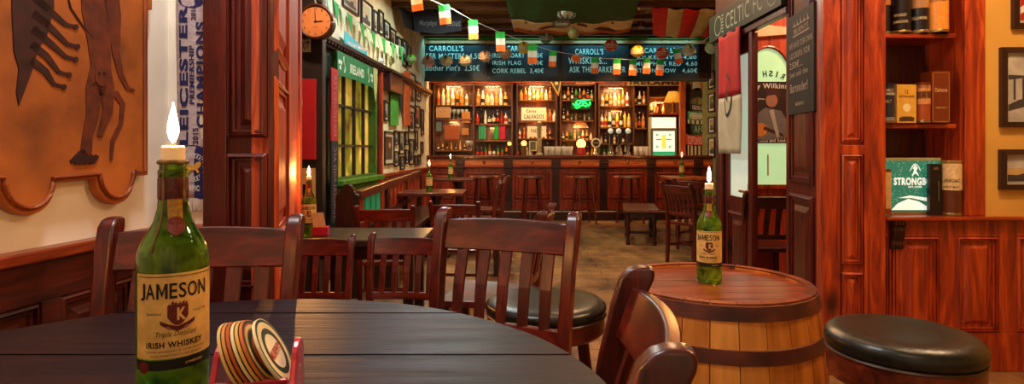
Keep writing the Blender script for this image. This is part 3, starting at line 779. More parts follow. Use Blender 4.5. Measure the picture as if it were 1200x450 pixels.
for i in range(7):
    c = MB(); ang = math.radians(-38+2.2*i)       # lean
    off = -.024+.0056*i+(.010 if i == 6 else 0)
    ctr = Vector((off*1.0, 0, .072+.0008*i))
    rotm = Matrix.Rotation(a_h, 3, 'Z') @ Matrix.Rotation(math.radians(-24-1.0*i), 3, 'Y')
    def fr(x, y, z): return hc+Matrix.Rotation(a_h, 3, 'Z') @ ctr+rotm @ Vector((x, y, z))
    rr = .046; th_ = .0034
    mt_ = MB()
    mt_.sweep([[fr(0+dx, rr*math.cos(2*PI*q/40), rr*math.sin(2*PI*q/40)) for q in range(40)] for dx in (-th_/2, th_/2)])
    last = (i == 6)
    lb = 'front beer mat with green and cream rings leaning in the red holder' if last else ('rearmost round beer mat leaning in the red holder' if i == 0 else 'round cardboard beer mat stacked inside the red coaster holder')
    t = thing('beer_mat', lb, 'coaster', tuple(fr(0, 0, 0)), 0, None if last or i == 0 else 'beer mats in the red holder')
    mt_.build('card', plain('card_%d' % i, cols[i], .7, mottle=.1), t)
    pr = MB()
    rings = [(.045, .041, 0), (.0385, .034, 1), (.032, .024, 0)]
    for ro, ri, mi in rings:
        for dx in (th_/2+.0002,):
            pr.add([fr(dx, r_*math.cos(2*PI*q/40), r_*math.sin(2*PI*q/40)) for r_ in (ro, ri) for q in range(40)], [(q, (q+1) % 40, 40+(q+1) % 40, 40+q) for q in range(40)], mi)
    if last:
        text(pr, 'MURPHYS', lambda a, b_: fr(th_/2+.0005, a, b_), -.026, .026, -.006, .006, .03, 0, 2)
    pr.build('print', [plain('mat_green', '1c3a20', .6), plain('mat_cream', 'f0d890', .6), plain('mat_red', 'b03020', .6)], t)
# ================================================================== WALL HANGINGS
# carved and painted wooden plaque on the near left wall
def nuv(px, py): return near.uv(px, py)
pl_th = thing('painted_plaque', 'brown wooden plaque painted with a clawed beast on the near left wall', 'plaque', near(near.uv(60, 200)[0], near.uv(60, 240)[1]-.02, 0))
def arcp(cx, y, r, ry, n=14): return [(cx-r*math.cos(PI*i/n), y+ry*math.sin(PI*i/n)) for i in range(n+1)]
outl = [(-230, -160), (-230, 226), (-150, 226), (-90, 221), (-48, 214)]+arcp(19, 214, 34, 38)[0:]+[(54, 214)]+[(98, 210)]+arcp(124, 209, 23, 30)+[(150, 206), (163, 205), (163, 12), (168, 12), (168, -60), (163, -60), (163, -160)]
P2 = [nuv(a, b_) for a, b_ in outl]
plm = plain('plaque_parchment', 'a85c22', .55, mottle=.35, scale=6, bump=.4)
MB().prism(near, P2, .004, .030).build('board', plm, pl_th, bevel=.004)
# raised edge moulding following the lower rim
rim = MB(); low = P2[1:-6]
def inset(px, py, k=.93): return nuv(px, py)
pth = [near(a, b_, .034) for a, b_ in [nuv(x, y) for x, y in [(-150, 221), (-48, 208)]+arcp(19, 208, 30, 36)+[(52, 208), (100, 204)]+arcp(124, 203, 20, 28)+[(146, 201), (158, 200), (158, 12), (158, -150)]]]
rim.tube(pth, .006, 6)
rim.build('rim_moulding', wood('plaque_rim', '5a2008', '8a3c12', 'a85a20', .45), pl_th)
ink = plain('burnt_paint', '35130a', .6, mottle=.35, scale=30)
ink2 = plain('brown_paint', '63290f', .6, mottle=.3, scale=30)
def blob(mb, pts, d=.031, mi=0):
    mb.prism(near, [nuv(x, y) for x, y in pts], d-.001, d+.0016, mi)
art = MB()
# wing feathers fanning out of a dark body at top left
blob(art, [(-2, -60), (48, -60), (50, 10), (42, 40), (30, 60), (24, 82), (14, 108), (8, 124), (5, 108), (8, 80), (2, 60), (0, 20)], mi=0)
def stroke(mb, pts, w, mi=0, d=.031):
    n_ = len(pts); Lp = []; Rp = []
    for i, (x, y) in enumerate(pts):
        x0, y0 = pts[max(0, i-1)]; x1, y1 = pts[min(n_-1, i+1)]
        l = math.hypot(x1-x0, y1-y0) or 1; nx_, ny_ = -(y1-y0)/l, (x1-x0)/l
        ww = w[i] if isinstance(w, (list, tuple)) else w
        Lp.append((x+nx_*ww/2, y+ny_*ww/2)); Rp.append((x-nx_*ww/2, y-ny_*ww/2))
    blob(mb, Lp+Rp[::-1], d, mi)
for i, (x1, y1) in enumerate([(76, 32), (78, 55), (76, 70), (68, 88), (62, 102)]):
    x0, y0 = 34+i*-1, 6+i*18
    stroke(art, [(x0-8, y0-8), (x0+10, y0+6), (x1-12, y1-3), (x1, y1)], [10, 8, 5, 4], 0)
    mb_ = []
    blob(art, [(x1+3*math.cos(q*PI/5), y1+3.4*math.sin(q*PI/5)) for q in range(10)], .0315, 0)
# striding leg, body and curling tail
stroke(art, [(96, -60), (98, 10), (104, 50), (106, 78), (98, 105), (96, 135), (90, 160), (88, 180)], [30, 30, 27, 24, 20, 15, 12, 14], 1)
stroke(art, [(112, -40), (122, 20), (124, 62), (130, 88), (138, 104), (146, 106)], [22, 16, 9, 6, 5, 3], 1)
stroke(art, [(100, 95), (112, 112), (124, 110), (132, 122), (130, 145), (120, 165), (118, 188)], [14, 12, 8, 6, 5, 5, 3], 1)
stroke(art, [(108, 78), (114, 104), (114, 130), (104, 160)], [18, 16, 12, 5], 1, .0315)
stroke(art, [(88, 178), (80, 184), (70, 190)], [12, 10, 4], 0)
for q in range(4): stroke(art, [(86+q*5, 182), (82+q*5, 190), (74+q*6, 192)], [5, 4, 2], 0, .0325)
blob(art, [(106+8*math.cos(q*PI/7), 90+11*math.sin(q*PI/7)) for q in range(14)], .0330, 1)
for q in (-3, 3): blob(art, [(106+q+1.6*math.cos(t*PI/3), 86+2*math.sin(t*PI/3)) for t in range(6)], .0345, 0)
for q in range(3): stroke(art, [(102+q, 100+q*4), (107, 102+q*4), (111-q, 100+q*4)], 1.2, 0, .0345)
stroke(art, [(60, -30), (70, 10), (84, 30), (96, 44)], [1.5, 1.6, 1.6, 1], 0, .0315)
art.build('painted_beast', [ink, ink2], pl_th)

# football scarf on the short wall
fs = lambda px, py: front.uv(px, py)
sc = thing('football_scarf', 'pale scarf with navy champions lettering hanging beside the left pillar', 'scarf', front(fs(226, 0)[0], fs(0, 250)[1], 0))
sx0, sx1 = fs(208, 0)[0], fs(246, 0)[0]; sz0, sz1 = fs(0, 248)[1], fs(0, -60)[1]
def scarfd(u, z): return .006+.004*math.sin(u*60)+.003*math.sin(z*9)
g = MB(); nx_, nz_ = 8, 30; vs_ = []
for i in range(nx_+1):
    for j in range(nz_+1):
        u = sx0+(sx1-sx0)*i/nx_; z = fs(0, 233)[1]+(sz1-fs(0, 233)[1])*j/nz_; vs_.append(front(u, z, scarfd(u, z)))
g.add(vs_, [(i*(nz_+1)+j, (i+1)*(nz_+1)+j, (i+1)*(nz_+1)+j+1, i*(nz_+1)+j+1) for i in range(nx_) for j in range(nz_)])
scb = g.build('cloth', plain('scarf_lilac', 'b9a6a6', .9, mottle=.1, scale=80, bump=.2), sc, smooth='full')
sm_ = scb.modifiers.new('thick', 'SOLIDIFY'); sm_.thickness = .004; sm_.offset = -1
navy = plain('scarf_navy', '1d1a52', .85, mottle=.15, scale=80)
def fpt(px, py, e=.002):
    u, z = fs(px, py); return front(u, z, scarfd(u, z)+e)
g = MB()
def vt(t, xa, xb, ya, yb, bold=.03):      # text reading upwards: a runs from yb (bottom) to ya, b from xb (right) to xa
    text(g, t, lambda a, b_: fpt(b_, a), yb, ya, xb, xa, bold)
vt('LEICESTER', 212, 222.5, 7, 170, .045)
vt('PREMIERSHIP', 223.5, 229, 54, 122, .03)
vt('CHAMPIONS', 231, 241, 26, 150, .04)
vt('2015', 227, 233, 150, 169, .03); vt('2016', 226, 231.5, 7, 24, .03)
g.add([fpt(226.5+17.5*math.cos(q*PI/16), 176+8*math.sin(-q*PI/16) if False else 182-12*math.sin(q*PI/16), .0012) for q in range(17)]+[fpt(209, 233, .0012), fpt(244, 233, .0012)], [list(range(17))+[17, 18]])
g.add([fpt(226+15*math.cos(q*PI/16), 0+10*math.sin(q*PI/16), .0012) for q in range(-4, 21)], [list(range(25))])
g.build('lettering', navy, scb)
g = MB(); ctr = (228, 196); ry = 16.5; rx = 15.5
def ringp(r0, r1, e, mi=0):
    g.add([fpt(ctr[0]+rx*r*math.cos(q*PI/16), ctr[1]+ry*r*math.sin(q*PI/16), e) for r in (r0, r1) for q in range(32)], [(q, (q+1) % 32, 32+(q+1) % 32, 32+q) for q in range(32)], mi)
ringp(1.0, .94, .003); ringp(.70, .66, .003)
for q in range(26):
    a = q*2*PI/26; c_, s_ = math.cos(a), math.sin(a)
    g.add([fpt(ctr[0]+rx*(r*c_-t*s_), ctr[1]+ry*(r*s_+t*c_), .003) for r, t in ((.73, -.05), (.90, -.05), (.90, .045), (.73, .045))], [(0, 1, 2, 3)])
text(g, 'CHAMPIONS', lambda a, b_: fpt(a, b_, .003), 211, 243, 224, 217, .03)
g.build('crest_rings', plain('scarf_white', 'cfc4c0', .9), scb)
g = MB()
fox = [(219, 201), (221, 195), (225, 193), (230, 194), (233, 190), (236, 189), (238, 191), (237, 195), (234, 198), (236, 202), (234, 203), (231, 199), (227, 199), (225, 203), (223, 203), (223, 199), (220, 203)]
g.add([fpt(x-1, y, .004) for x, y in fox], [list(range(len(fox)))])
g.build('crest_fox', plain('scarf_gold', 'd89a30', .8), scb)
g = MB()
for i in range(22):
    x = 209+i*1.62; l = R.uniform(12, 15)
    g.tube([fpt(x, 232, 0), fpt(x+R.uniform(-.5, .5), 240, .002), fpt(x+R.uniform(-1, 1), 233+l, .003)], [.0030, .0035, .0022], 5)
g.build('fringe', plain('fringe_white', 'c9b4a2', .9), sc)

# blackboard on the side of the right pillar
rs = lambda px, py: rside.uv(px, py)
bb = thing('price_blackboard', 'narrow blackboard with crown and chalk notes on the side of the right pillar', 'sign', rside(rs(942, 80)[0], ZW(134, 3.1), 0))
bu0, bu1 = rs(958, 80)[0], rs(927, 80)[0]; bz0, bz1 = ZW(133, 3.1), rs(942, 12)[1]
MB().pbox(rside, bu0, bu1, bz0, bz1, .001, .018).build('board', plain('slate_black', '120e0c', .6), bb, bevel=.002)
g = MB(); L_ = bu1-bu0; Hh = bz1-bz0
bt = lambda a, b_: rside(bu1-a*L_, bz0+b_*Hh, .0195)
for t, x0, x1, y0, y1 in (('MURPHYS', .28, .82, .79, .85), ('WE HAVE OUR OWN', .08, .96, .66, .72), ('LOCKERS FOR', .10, .88, .56, .62), ('250€...', .10, .62, .46, .53), ('Just ask the', .10, .80, .36, .43), ('Bartender!', .12, .80, .22, .31), ('MURPHYS', .35, .66, .08, .115)):
    text(g, t, bt, x0, x1, y0, y1, .01)
for a, b_, c, d in ((.24, .77, .86, .785), (.24, .87, .86, .88)):
    g.add([bt(a, b_), bt(c, b_), bt(c, d), bt(a, d)], [(0, 1, 2, 3)])
for q in range(5):
    x = .28+q*.13; g.add([bt(x-.03, .88), bt(x+.03, .88), bt(x, .93+(.02 if q == 2 else 0))], [(0, 1, 2)])
g.build('chalk_writing', plain('chalk', 'b8a898', .9), bb)

# green club sign over the doorway
dv = lambda px, py: doorw.uv(px, py)
cs = thing('club_sign', 'dark green CELTIC FC sign above the right doorway', 'sign', (RW-.02, 3.9, 1.94))
y0_, y1_ = 3.30, 4.62
MB().box(RW-.03, RW-.002, 3.385, y1_, 1.945, 2.145).build('board', plain('sign_green', '08200f', .5), cs, bevel=.004)
g = MB(); ct = lambda a, b_: Vector((RW-.0315, a, b_))
text(g, 'CELTIC FC', ct, 4.26, 3.64, 1.985, 2.10, .0)
for yy in (4.42, 3.50):
    g.add([ct(yy+r*math.cos(q*PI/12), 2.045+r*math.sin(q*PI/12)) for r in (.075, .067) for q in range(24)], [(q, (q+1) % 24, 24+(q+1) % 24, 24+q) for q in range(24)])
for i in range(6):
    g.add([ct(4.345, 1.98+i*.024), ct(4.31, 1.98+i*.024), ct(4.31, 1.99+i*.024), ct(4.345, 1.99+i*.024)], [(0, 1, 2, 3)])
g.build('lettering', plain('sign_letter_grey', '9ab09c', .6), cs)

# red and white jersey hung over the door leaf
jr = thing('football_jersey', 'red and white football shirt draped down the door leaf', 'shirt', (RW+.01, 4.17, 1.2))
def jd(y, z): return RW-.03+.007*math.sin(y*34)+.005*math.sin(z*7+y*9)
def cloth(ya, yb, za, zb, name, m, par, n1=14, n2=10):
    g = MB(); vs_ = []
    for i in range(n1+1):
        for j in range(n2+1):
            y = ya+(yb-ya)*i/n1; z = za+(zb-za)*j/n2; vs_.append(Vector((jd(y, z), y, z)))
    g.add(vs_, [(i*(n2+1)+j, (i+1)*(n2+1)+j, (i+1)*(n2+1)+j+1, i*(n2+1)+j+1) for i in range(n1) for j in range(n2)])
    o = g.build(name, m, par, smooth='full'); s_ = o.modifiers.new('t', 'SOLIDIFY'); s_.thickness = .003; return o
jy0, jy1 = dv(873, 100)[0]+3.38, dv(846, 100)[0]+3.38
jy0, jy1 = 3.38+dv(873.5, 100)[0], 3.38+dv(848, 100)[0]
zm = ZW(113, 4.2); zt_ = ZW(36, 4.15); zb_ = ZW(180, 4.2)
cloth(jy0, jy1, zm, zt_, 'red_yoke', plain('jersey_red', 'a8141c', .8, mottle=.1), jr)
cloth(jy0, jy1, zb_, zm, 'white_body', plain('jersey_white', 'b9b79c', .85, mottle=.08), jr)
g = MB(); jt = lambda y, z: Vector((jd(y, z)-.003, y, z))
ym = jy0+(jy1-jy0)*.58
g.add([jt(ym+(.075*r)*math.cos(q*PI/12), zm+.01+(.16*r)*math.sin(q*PI/12)) for r in (1, .84) for q in range(24)], [(q, (q+1) % 24, 24+(q+1) % 24, 24+q) for q in range(24)])
g.add([jt(ym+.035*math.cos(q*PI/5)*(1 if q % 2 else .5), zm+.02+.07*math.sin(q*PI/5)*(1 if q % 2 else .5)) for q in range(10)], [list(range(10))])
g.build('crest', plain('crest_dark', '2a2a26', .7), jr)

# poster of a guitarist on the side-room window
ps = thing('concert_poster', 'poster of a seated guitarist taped to the side room window', 'poster', wp(wr(900, 0)[0], wr(900, 145)[1], .02))
pa, pb = wr(866, 0)[0], wr(933, 0)[0]; pz0, pz1 = wr(900, 168)[1], wr(900, 96)[1]
MB().pbox(wp, pa, pb, pz0, pz1, .014, .018).build('sheet', plain('poster_dark', '241612', .6), ps)
pp = lambda px, py, e=.0195: wp(*wr(px, py), e)
g = MB()
text(g, 'Paddy Wilkinson', lambda a, b_: pp(a, b_), 868, 931, 106, 98, .02)
text(g, 'Irish & Rock and Soul-Folk', lambda a, b_: pp(a, b_), 872, 930, 166.5, 162.5, .02)
g.build('lettering', plain('poster_white', 'e8e0d0', .6), ps)
g = MB()
g.add([pp(x, y) for x, y in [(884, 166), (884, 140), (888, 132), (896, 126), (904, 128), (914, 130), (920, 140), (921, 162)]], [list(range(8))], 0)          # grey jacket
g.add([pp(903+7*math.cos(q*PI/8), 118+8*math.sin(q*PI/8), .0202) for q in range(16)], [list(range(16))], 1)   # face
g.add([pp(x, y, .0206) for x, y in [(895, 114), (897, 106), (904, 103), (912, 106), (914, 114), (911, 118), (908, 111), (900, 112)]], [list(range(8))], 3)   # hair
g.add([pp(889+9*math.cos(q*PI/8), 152+8*math.sin(q*PI/8), .0206) for q in range(16)], [list(range(16))], 2)   # guitar body
g.add([pp(x, y, .0208) for x, y in [(894, 148), (916, 157), (917, 160), (893, 152)]], [(0, 1, 2, 3)], 3)
g.add([pp(x, y, .0208) for x, y in [(881, 115), (895, 116), (895, 117), (881, 116.5)]], [(0, 1, 2, 3)], 4)
g.add([pp(x, y, .0208) for x, y in [(887, 117), (888, 117), (881, 128), (880, 128)]], [(0, 1, 2, 3)], 4)
g.add([pp(x, y, .0210) for x, y in [(900, 130), (905, 128), (912, 160), (909, 162)]], [(0, 1, 2, 3)], 4)
g.build('guitarist_print', [plain('print_grey', '6a6866', .6), plain('print_skin', 'a0705a', .6), plain('print_orange', 'c07a38', .6), plain('print_brown', '3c1c12', .6), plain('print_pale', 'a8a8a0', .6)], ps)

# red poster, exit sign, small card and clock on the pier
pv = lambda px, py: pier.uv(px, py)
t = thing('red_poster', 'plain red advertising board behind the left pillar', 'poster', pier(pv(358, 0)[0], pv(0, 187)[1], 0))
u0, u1, z0, z1 = pier.rect(344, 93, 371, 187)
MB().pbox(pier, u0, u1, z0, z1, .001, .02).build('board', plain('advert_red', 'c01c24', .5, mottle=.05, emit=.0), t, bevel=.003)
g = MB(); 
for i, ch in enumerate('SU'):
    text(g, ch, lambda a, b_: pier(*pv(a, b_), .0215), 352.5, 355.5, 118+i*9, 109+i*9, .03)
g.build('lettering', plain('white_print', 'e8d8d0'), t)
t = thing('exit_sign', 'small white EXIT sign under the clock', 'sign', pier(pv(357, 0)[0], pv(0, 61)[1], 0))
u0, u1, z0, z1 = pier.rect(350, 46, 364, 61)
MB().pbox(pier, u0, u1, z0, z1, .001, .012).build('plate', plain('exit_white', 'd8cca8', .6), t)
g = MB(); text(g, 'EXIT', lambda a, b_: pier(*pv(a, b_), .0135), 352, 362.5, 58.5, 49, .02); g.ring(pier, u0+.006, u1-.006, z0+.006, z1-.006, .004, .012, .0132); g.build('lettering', plain('black_print', '0c0c0c'), t)
t = thing('pinned_card', 'cream card pinned low on the pier beneath the red board', 'card', pier(pv(361, 0)[0], pv(0, 240)[1], 0))
u0, u1, z0, z1 = pier.rect(352, 197, 370, 240)
MB().pbox(pier, u0, u1, z0, z1, .001, .008).build('card', plain('card_cream', 'd8a86a', .8), t)
MB().pbox(pier, u0+.02, u1-.05, z0+.03, z0+.16, .008, .0095).build('print', plain('black_print', '0c0c0c'), t)
ck = P(371, 26, 4.40)
t = thing('wall_clock', 'round pub clock with orange face high on the left', 'clock', tuple(ck))
cf = lambda a, b_, d=0: Vector((ck.x+a, ck.y-.02-d, ck.z+b_))
rc = 19.5/F*4.38
def circ(r, n_=40): return [(r*math.cos(2*PI*q/n_), r*math.sin(2*PI*q/n_)) for q in range(n_)]
MB().prism(cf, circ(rc*1.02), -.09, 0).build('case', plain('clock_case', '241008', .4), t, bevel=.006)
g = MB(); g.tube([cf(a, b_, .006) for a, b_ in circ(rc)+[(rc, 0)]], .012, 8); g.build('bezel', plain('clock_bezel', '4a2412', .3), t, smooth='full')
MB().prism(cf, circ(rc*.96), .001, .004).build('dial', plain('clock_dial', 'd98444', .5, mottle=.1), t)
g = MB()
for h_ in range(12):
    a = PI/2-h_*PI/6; s_ = str(h_ or 12); r_ = rc*.76; w_ = .014*len(s_)*.7
    text(g, s_, lambda x, y: cf(x, y, .005), r_*math.cos(a)-w_/2, r_*math.cos(a)+w_/2, r_*math.sin(a)-.009, r_*math.sin(a)+.009, .02)
for q in range(60):
    a = q*PI/30; g.add([cf((rc*r)*math.cos(a+e), (rc*r)*math.sin(a+e), .005) for r, e in ((.93, -.008), (.93, .008), (.89, .008), (.89, -.008))], [(0, 1, 2, 3)])
text(g, 'DUBLIN', lambda x, y: cf(x, y, .005), -.018, .018, -.045, -.038, 0)
g.build('numerals', plain('black_print', '0c0c0c'), t)
g = MB()
def hand(ang, L, w):
    a = math.radians(90-ang); c_, s_ = math.cos(a), math.sin(a)
    g.add([cf(x*c_-y*s_, x*s_+y*c_, .008) for x, y in ((-.012, -w), (L*.7, -w*.8), (L, 0), (L*.7, w*.8), (-.012, w))], [list(range(5))])
hand(88, rc*.52, .005); hand(357, rc*.74, .004); g.build('hands', plain('black_print', '0c0c0c'), t)
MB().tube([ck+Vector((0, -.02, rc)), ck+Vector((0, -.02, rc+.05)), ck+Vector((0, .08, rc+.05))], .012, 8).build('bracket', DARKW, t)

# long thin red and white scarf beside the window
t = thing('narrow_scarf', 'long red then black and white scarf hanging left of the window', 'scarf', deep(du(384), .5, 0))
ua, ub = du(380.5), du(388.5)
zq = ZW(80, 4.85), ZW(165, 4.85), ZW(262, 4.85)
MB().pbox(deep, ua, ub, zq[1], zq[0], .045, .058).build('red_part', plain('scarf_red', 'b01c1c', .85), t, bevel=.003)
MB().pbox(deep, ua, ub, zq[2], zq[1], .045, .058).build('dark_part', plain('scarf_black', '201c20', .85), t, bevel=.003)
g = MB()
text(g, 'MANCHESTER', lambda a, b_: deep(b_, a, .0595), zq[1]+.04, zq[0]-.05, ua+.045, ub-.045, .0)
text(g, 'SUNDERLAND AFC', lambda a, b_: deep(b_, a, .0595), zq[2]+.04, zq[1]-.05, ua+.045, ub-.045, .0)
g.build('lettering', plain('scarf_grey_ink', '9a7a78', .8), t)

# IRELAND banner over the window
t = thing('ireland_banner', 'green IRELAND banner across the top of the amber window', 'banner', deep(du(412), 1.74, 0))
ua, ub = du(388), du(432)
g = MB(); pts = [(ua, 1.95), (ub, 1.95), (ub, 1.73), (ub-.10, 1.745), ((ua+ub)/2, 1.755), (ua+.10, 1.745), (ua, 1.73)]
g.prism(deep, pts, .05, .056); g.build('cloth', plain('banner_green', '14703a', .8, mottle=.12), t)
g = MB(); LL = ub-ua
text(g, 'IRELAND', lambda a, b_: deep(a, b_, .058), ua+LL*.30, ua+LL*.68, 1.80, 1.885, .03)
for k_ in (.15, .82):
    g.tube([deep(ua+LL*k_+.02*math.sin(q), 1.78+.14*q/6, .058) for q in range(7)], .006, 5)
for k_ in (.06,  .93):
    for q in range(3):
        g.add([deep(ua+LL*k_+.03*math.cos(q*2.1+.5)+.022*math.cos(s_*PI/4), 1.845+.03*math.sin(q*2.1+.5)+.022*math.sin(s_*PI/4), .058) for s_ in range(8)], [list(range(8))])
g.build('lettering', plain('banner_white', 'cfe0c0', .8), t)
t = thing('lace_pennant', 'pale cloth pennant drooping at the right end of the banner', 'pennant', deep(du(433), 1.55, 0))
MB().prism(deep, [(du(430), 1.95), (du(435.5), 1.95), (du(434.5), 1.72), (du(433), 1.60), (du(431), 1.74)], .06, .066).build('cloth', plain('pennant_pale', 'a8b078', .8), t)

# framed pictures: helper
FR = plain('black_frame', '150d0a', .4)
arts = ['c9b48c', '8f6a48', 'b0a890', '6a4a34', 'd8a860', '5a5248', 'b87040', '98a08c']
def picture(pl, rc4, label, hx=None, group=None, fm=None, fw=.018, d=.001, name='framed_photo', cat='picture', mat_=None, sub=None, emit=0):
    u0, u1, z0, z1 = rc4 if pl is None or len(rc4) == 5 else pl.rect(*rc4)
    t = thing(name, label, cat, tuple(pl((u0+u1)/2, z0, d)), 0, group)
    fw = min(fw, (u1-u0)*.22)
    MB().ring(pl, u0, u1, z0, z1, fw, d, d+.022).build('frame', fm or FR, t, bevel=.002)
    hx = hx or R.choice(arts); w = u1-u0-2*fw; h_ = z1-z0-2*fw
    MB().pbox(pl, u0+fw*.8, u1-fw*.8, z0+fw*.8, z1-fw*.8, d, d+.006).build('mount', plain('mount_'+(mat_ or 'd8d0b8'), mat_ or 'd8d0b8', .7), t)
    g = MB(); a, b_, c, e = u0+fw+w*.12, u1-fw-w*.12, z0+fw+h_*.12, z1-fw-h_*.12
    g.pbox(pl, a, b_, c, e, d+.006, d+.0075, 0)
    hh = e-c; ww = b_-a
    # simple picture content: ground and a figure
    g.prism(pl, [(a, c), (b_, c), (b_, c+hh*R.uniform(.2, .4)), (a, c+hh*R.uniform(.2, .45))], d+.0075, d+.0082, 1)
    cx_ = a+ww*R.uniform(.35, .65)
    g.prism(pl, [(cx_+ww*.14*math.cos(q*PI/5), c+hh*.62+hh*.12*math.sin(q*PI/5)) for q in range(10)], d+.0082, d+.0088, 2)
    g.prism(pl, [(cx_-ww*.2, c+hh*.1), (cx_+ww*.2, c+hh*.1), (cx_+ww*.12, c+hh*.52), (cx_-ww*.12, c+hh*.52)], d+.0082, d+.0088, 1)
    g.build('photograph', [plain('art_'+hx, hx, .5), plain('art_dark', '3a2c24', .5), plain('art_light', 'c8a888', .5)], t)
    return t
# right hand pictures on the yellow wall
def rpic(px0, py0, px1, py1, label, content, fwp=6):
    pl = Pl((1.8, 2.912), (3.9, 2.912)); u0, u1, z0, z1 = pl.rect(px0, py0, px1, py1); fw = fwp/F*2.9
    t = thing('framed_picture', label, 'picture', tuple(pl((u0+u1)/2, z0, 0)))
    MB().ring(pl, u0, u1, z0, z1, fw, .0, .028, .004).build('frame', plain('dark_brown_frame', '2a110c', .35, coat=.3), t, bevel=.002)
    MB().pbox(pl, u0+fw*.9, u1-fw*.9, z0+fw*.9, z1-fw*.9, 0, .008).build('mount', plain('mount_grey', 'b4b0a0', .7), t)
    g = MB(); q = 4/F*2.9; a, b_, c, e = u0+fw+q, u1-fw-q, z0+fw+q, z1-fw-q
    content(g, pl, a, b_, c, e)
    g.build('print', [plain('print_sky', 'b8b4a4', .6, mottle=.2), plain('print_dark', '3c3a3a', .6), plain('print_sand', 'c8a468', .6), plain('print_red', 'b02818', .6), plain('print_white', 'e0dcd0', .6)], t)
def c1(g, pl, a, b_, c, e):
    w, h_ = b_-a, e-c
    g.pbox(pl, a, b_, c, e, .008, .009, 0)
    g.prism(pl, [(a, c+h_*.12), (b_, c+h_*.34), (b_, c+h_*.42), (a+w*.2, c+h_*.3), (a, c+h_*.22)], .009, .010, 1)
    g.prism(pl, [(a, c+h_*.62), (a+w*.4, c+h_*.66), (b_, c+h_*.60), (b_, c+h_*.66), (a, c+h_*.70)], .009, .010, 1)
    for i in range(5): g.prism(pl, [(a+w*(.1+.17*i), c+h_*.3), (a+w*(.14+.17*i), c+h_*.3), (a+w*(.14+.17*i), c+h_*.64), (a+w*(.1+.17*i), c+h_*.64)], .009, .0095, 1)
def c2(g, pl, a, b_, c, e):
    w, h_ = b_-a, e-c
    g.pbox(pl, a, b_, c, e, .008, .009, 2)
    g.prism(pl, [(a, c+h_*.55), (b_, c+h_*.5), (b_, e), (a, e)], .009, .0095, 0)
    g.prism(pl, [(a, c), (b_, c), (b_, c+h_*.18), (a, c+h_*.28)], .0095, .010, 1)
    g.prism(pl, [(a+w*.1, c+h_*.2), (a+w*.5, c+h_*.28), (a+w*.95, c+h_*.5), (a+w*.5, c+h_*.45)], .0095, .0102, 1)
def c3(g, pl, a, b_, c, e):
    w, h_ = b_-a, e-c
    g.pbox(pl, a, b_, c, e, .008, .009, 3)
    g.prism(pl, [(a, c+h_*.1), (a+w*.5, c+h_*.3), (b_, c+h_*.32), (b_, c+h_*.42), (a+w*.4, c+h_*.4), (a, c+h_*.2)], .009, .010, 4)
    g.prism(pl, [(a, c+h_*.6), (a+w*.4, c+h_*.7), (a+w*.5, e), (a, e)], .009, .010, 1)
rpic(1170, 56, 1250, 149, 'grey photograph in dark frame at middle of the yellow wall', c1)
rpic(1169, 175, 1250, 222, 'small framed landscape lowest on the yellow wall', c2)
rpic(1184, -60, 1262, 34, 'framed red picture highest on the yellow wall', c3)

# whisky boxes and tubes on the alcove shelves
def shz(py): return ZW(py, 2.9)
def tube_tin(px0, px1, pyb, pyt, Y, label, hx, bands, cap=None, txt=None):
    x0, x1 = XW(px0, Y), XW(px1, Y); r = (x1-x0)/2; z0 = ZW(pyb, 2.9)+.0005; z1 = ZW(pyt, Y)
    c = ((x0+x1)/2, Y, 0); t = thing('whisky_tube', label, 'whisky tin', (c[0], c[1], z0))
    MB().lathe([(r, z0+.004), (r, z1-.004)], c, 28).build('tube', plain('tin_'+hx, hx, .35, mottle=.1, scale=30), t, smooth=True)
    MB().lathe([(r*.97, z0), (r*1.03, z0+.001), (r*1.03, z0+.012), (r, z0+.014)], c, 28).build('base_rim', plain('tin_rim', cap or '8a7040', .3, metal=.7), t, smooth=True)
    MB().lathe([(r*1.0, z1-.016), (r*1.03, z1-.014), (r*1.03, z1-.001), (r*.95, z1)], c, 28).build('lid', plain('tin_rim'+(cap or ''), cap or '8a7040', .3, metal=.7), t, smooth=True)
    g = MB(); hh = z1-z0
    for i, (a, b_, hb) in enumerate(bands):
        MB().lathe([(r+.0006, z0+hh*a), (r+.0006, z0+hh*b_)], c, 28).build('band', plain('band_'+hb, hb, .45, mottle=.15, scale=60), t, smooth=True)
    if txt:
        th0 = math.atan2(-c[0], c[1])
        fcy = lambda a, z: Vector((c[0]+(r+.0012)*math.sin(a/r+th0), c[1]-(r+.0012)*math.cos(a/r+th0), z))
        for i, (s_, a, b_, wv) in enumerate(txt): text(g, s_, fcy, -r*wv, r*wv, z0+hh*a, z0+hh*b_, .02)
        g.build('lettering', plain('tin_ink', '3a2412', .5) if hx not in ('181214', '2a2c34', '20100c') else plain('tin_ink_light', 'c8b890', .5), t)
    return t
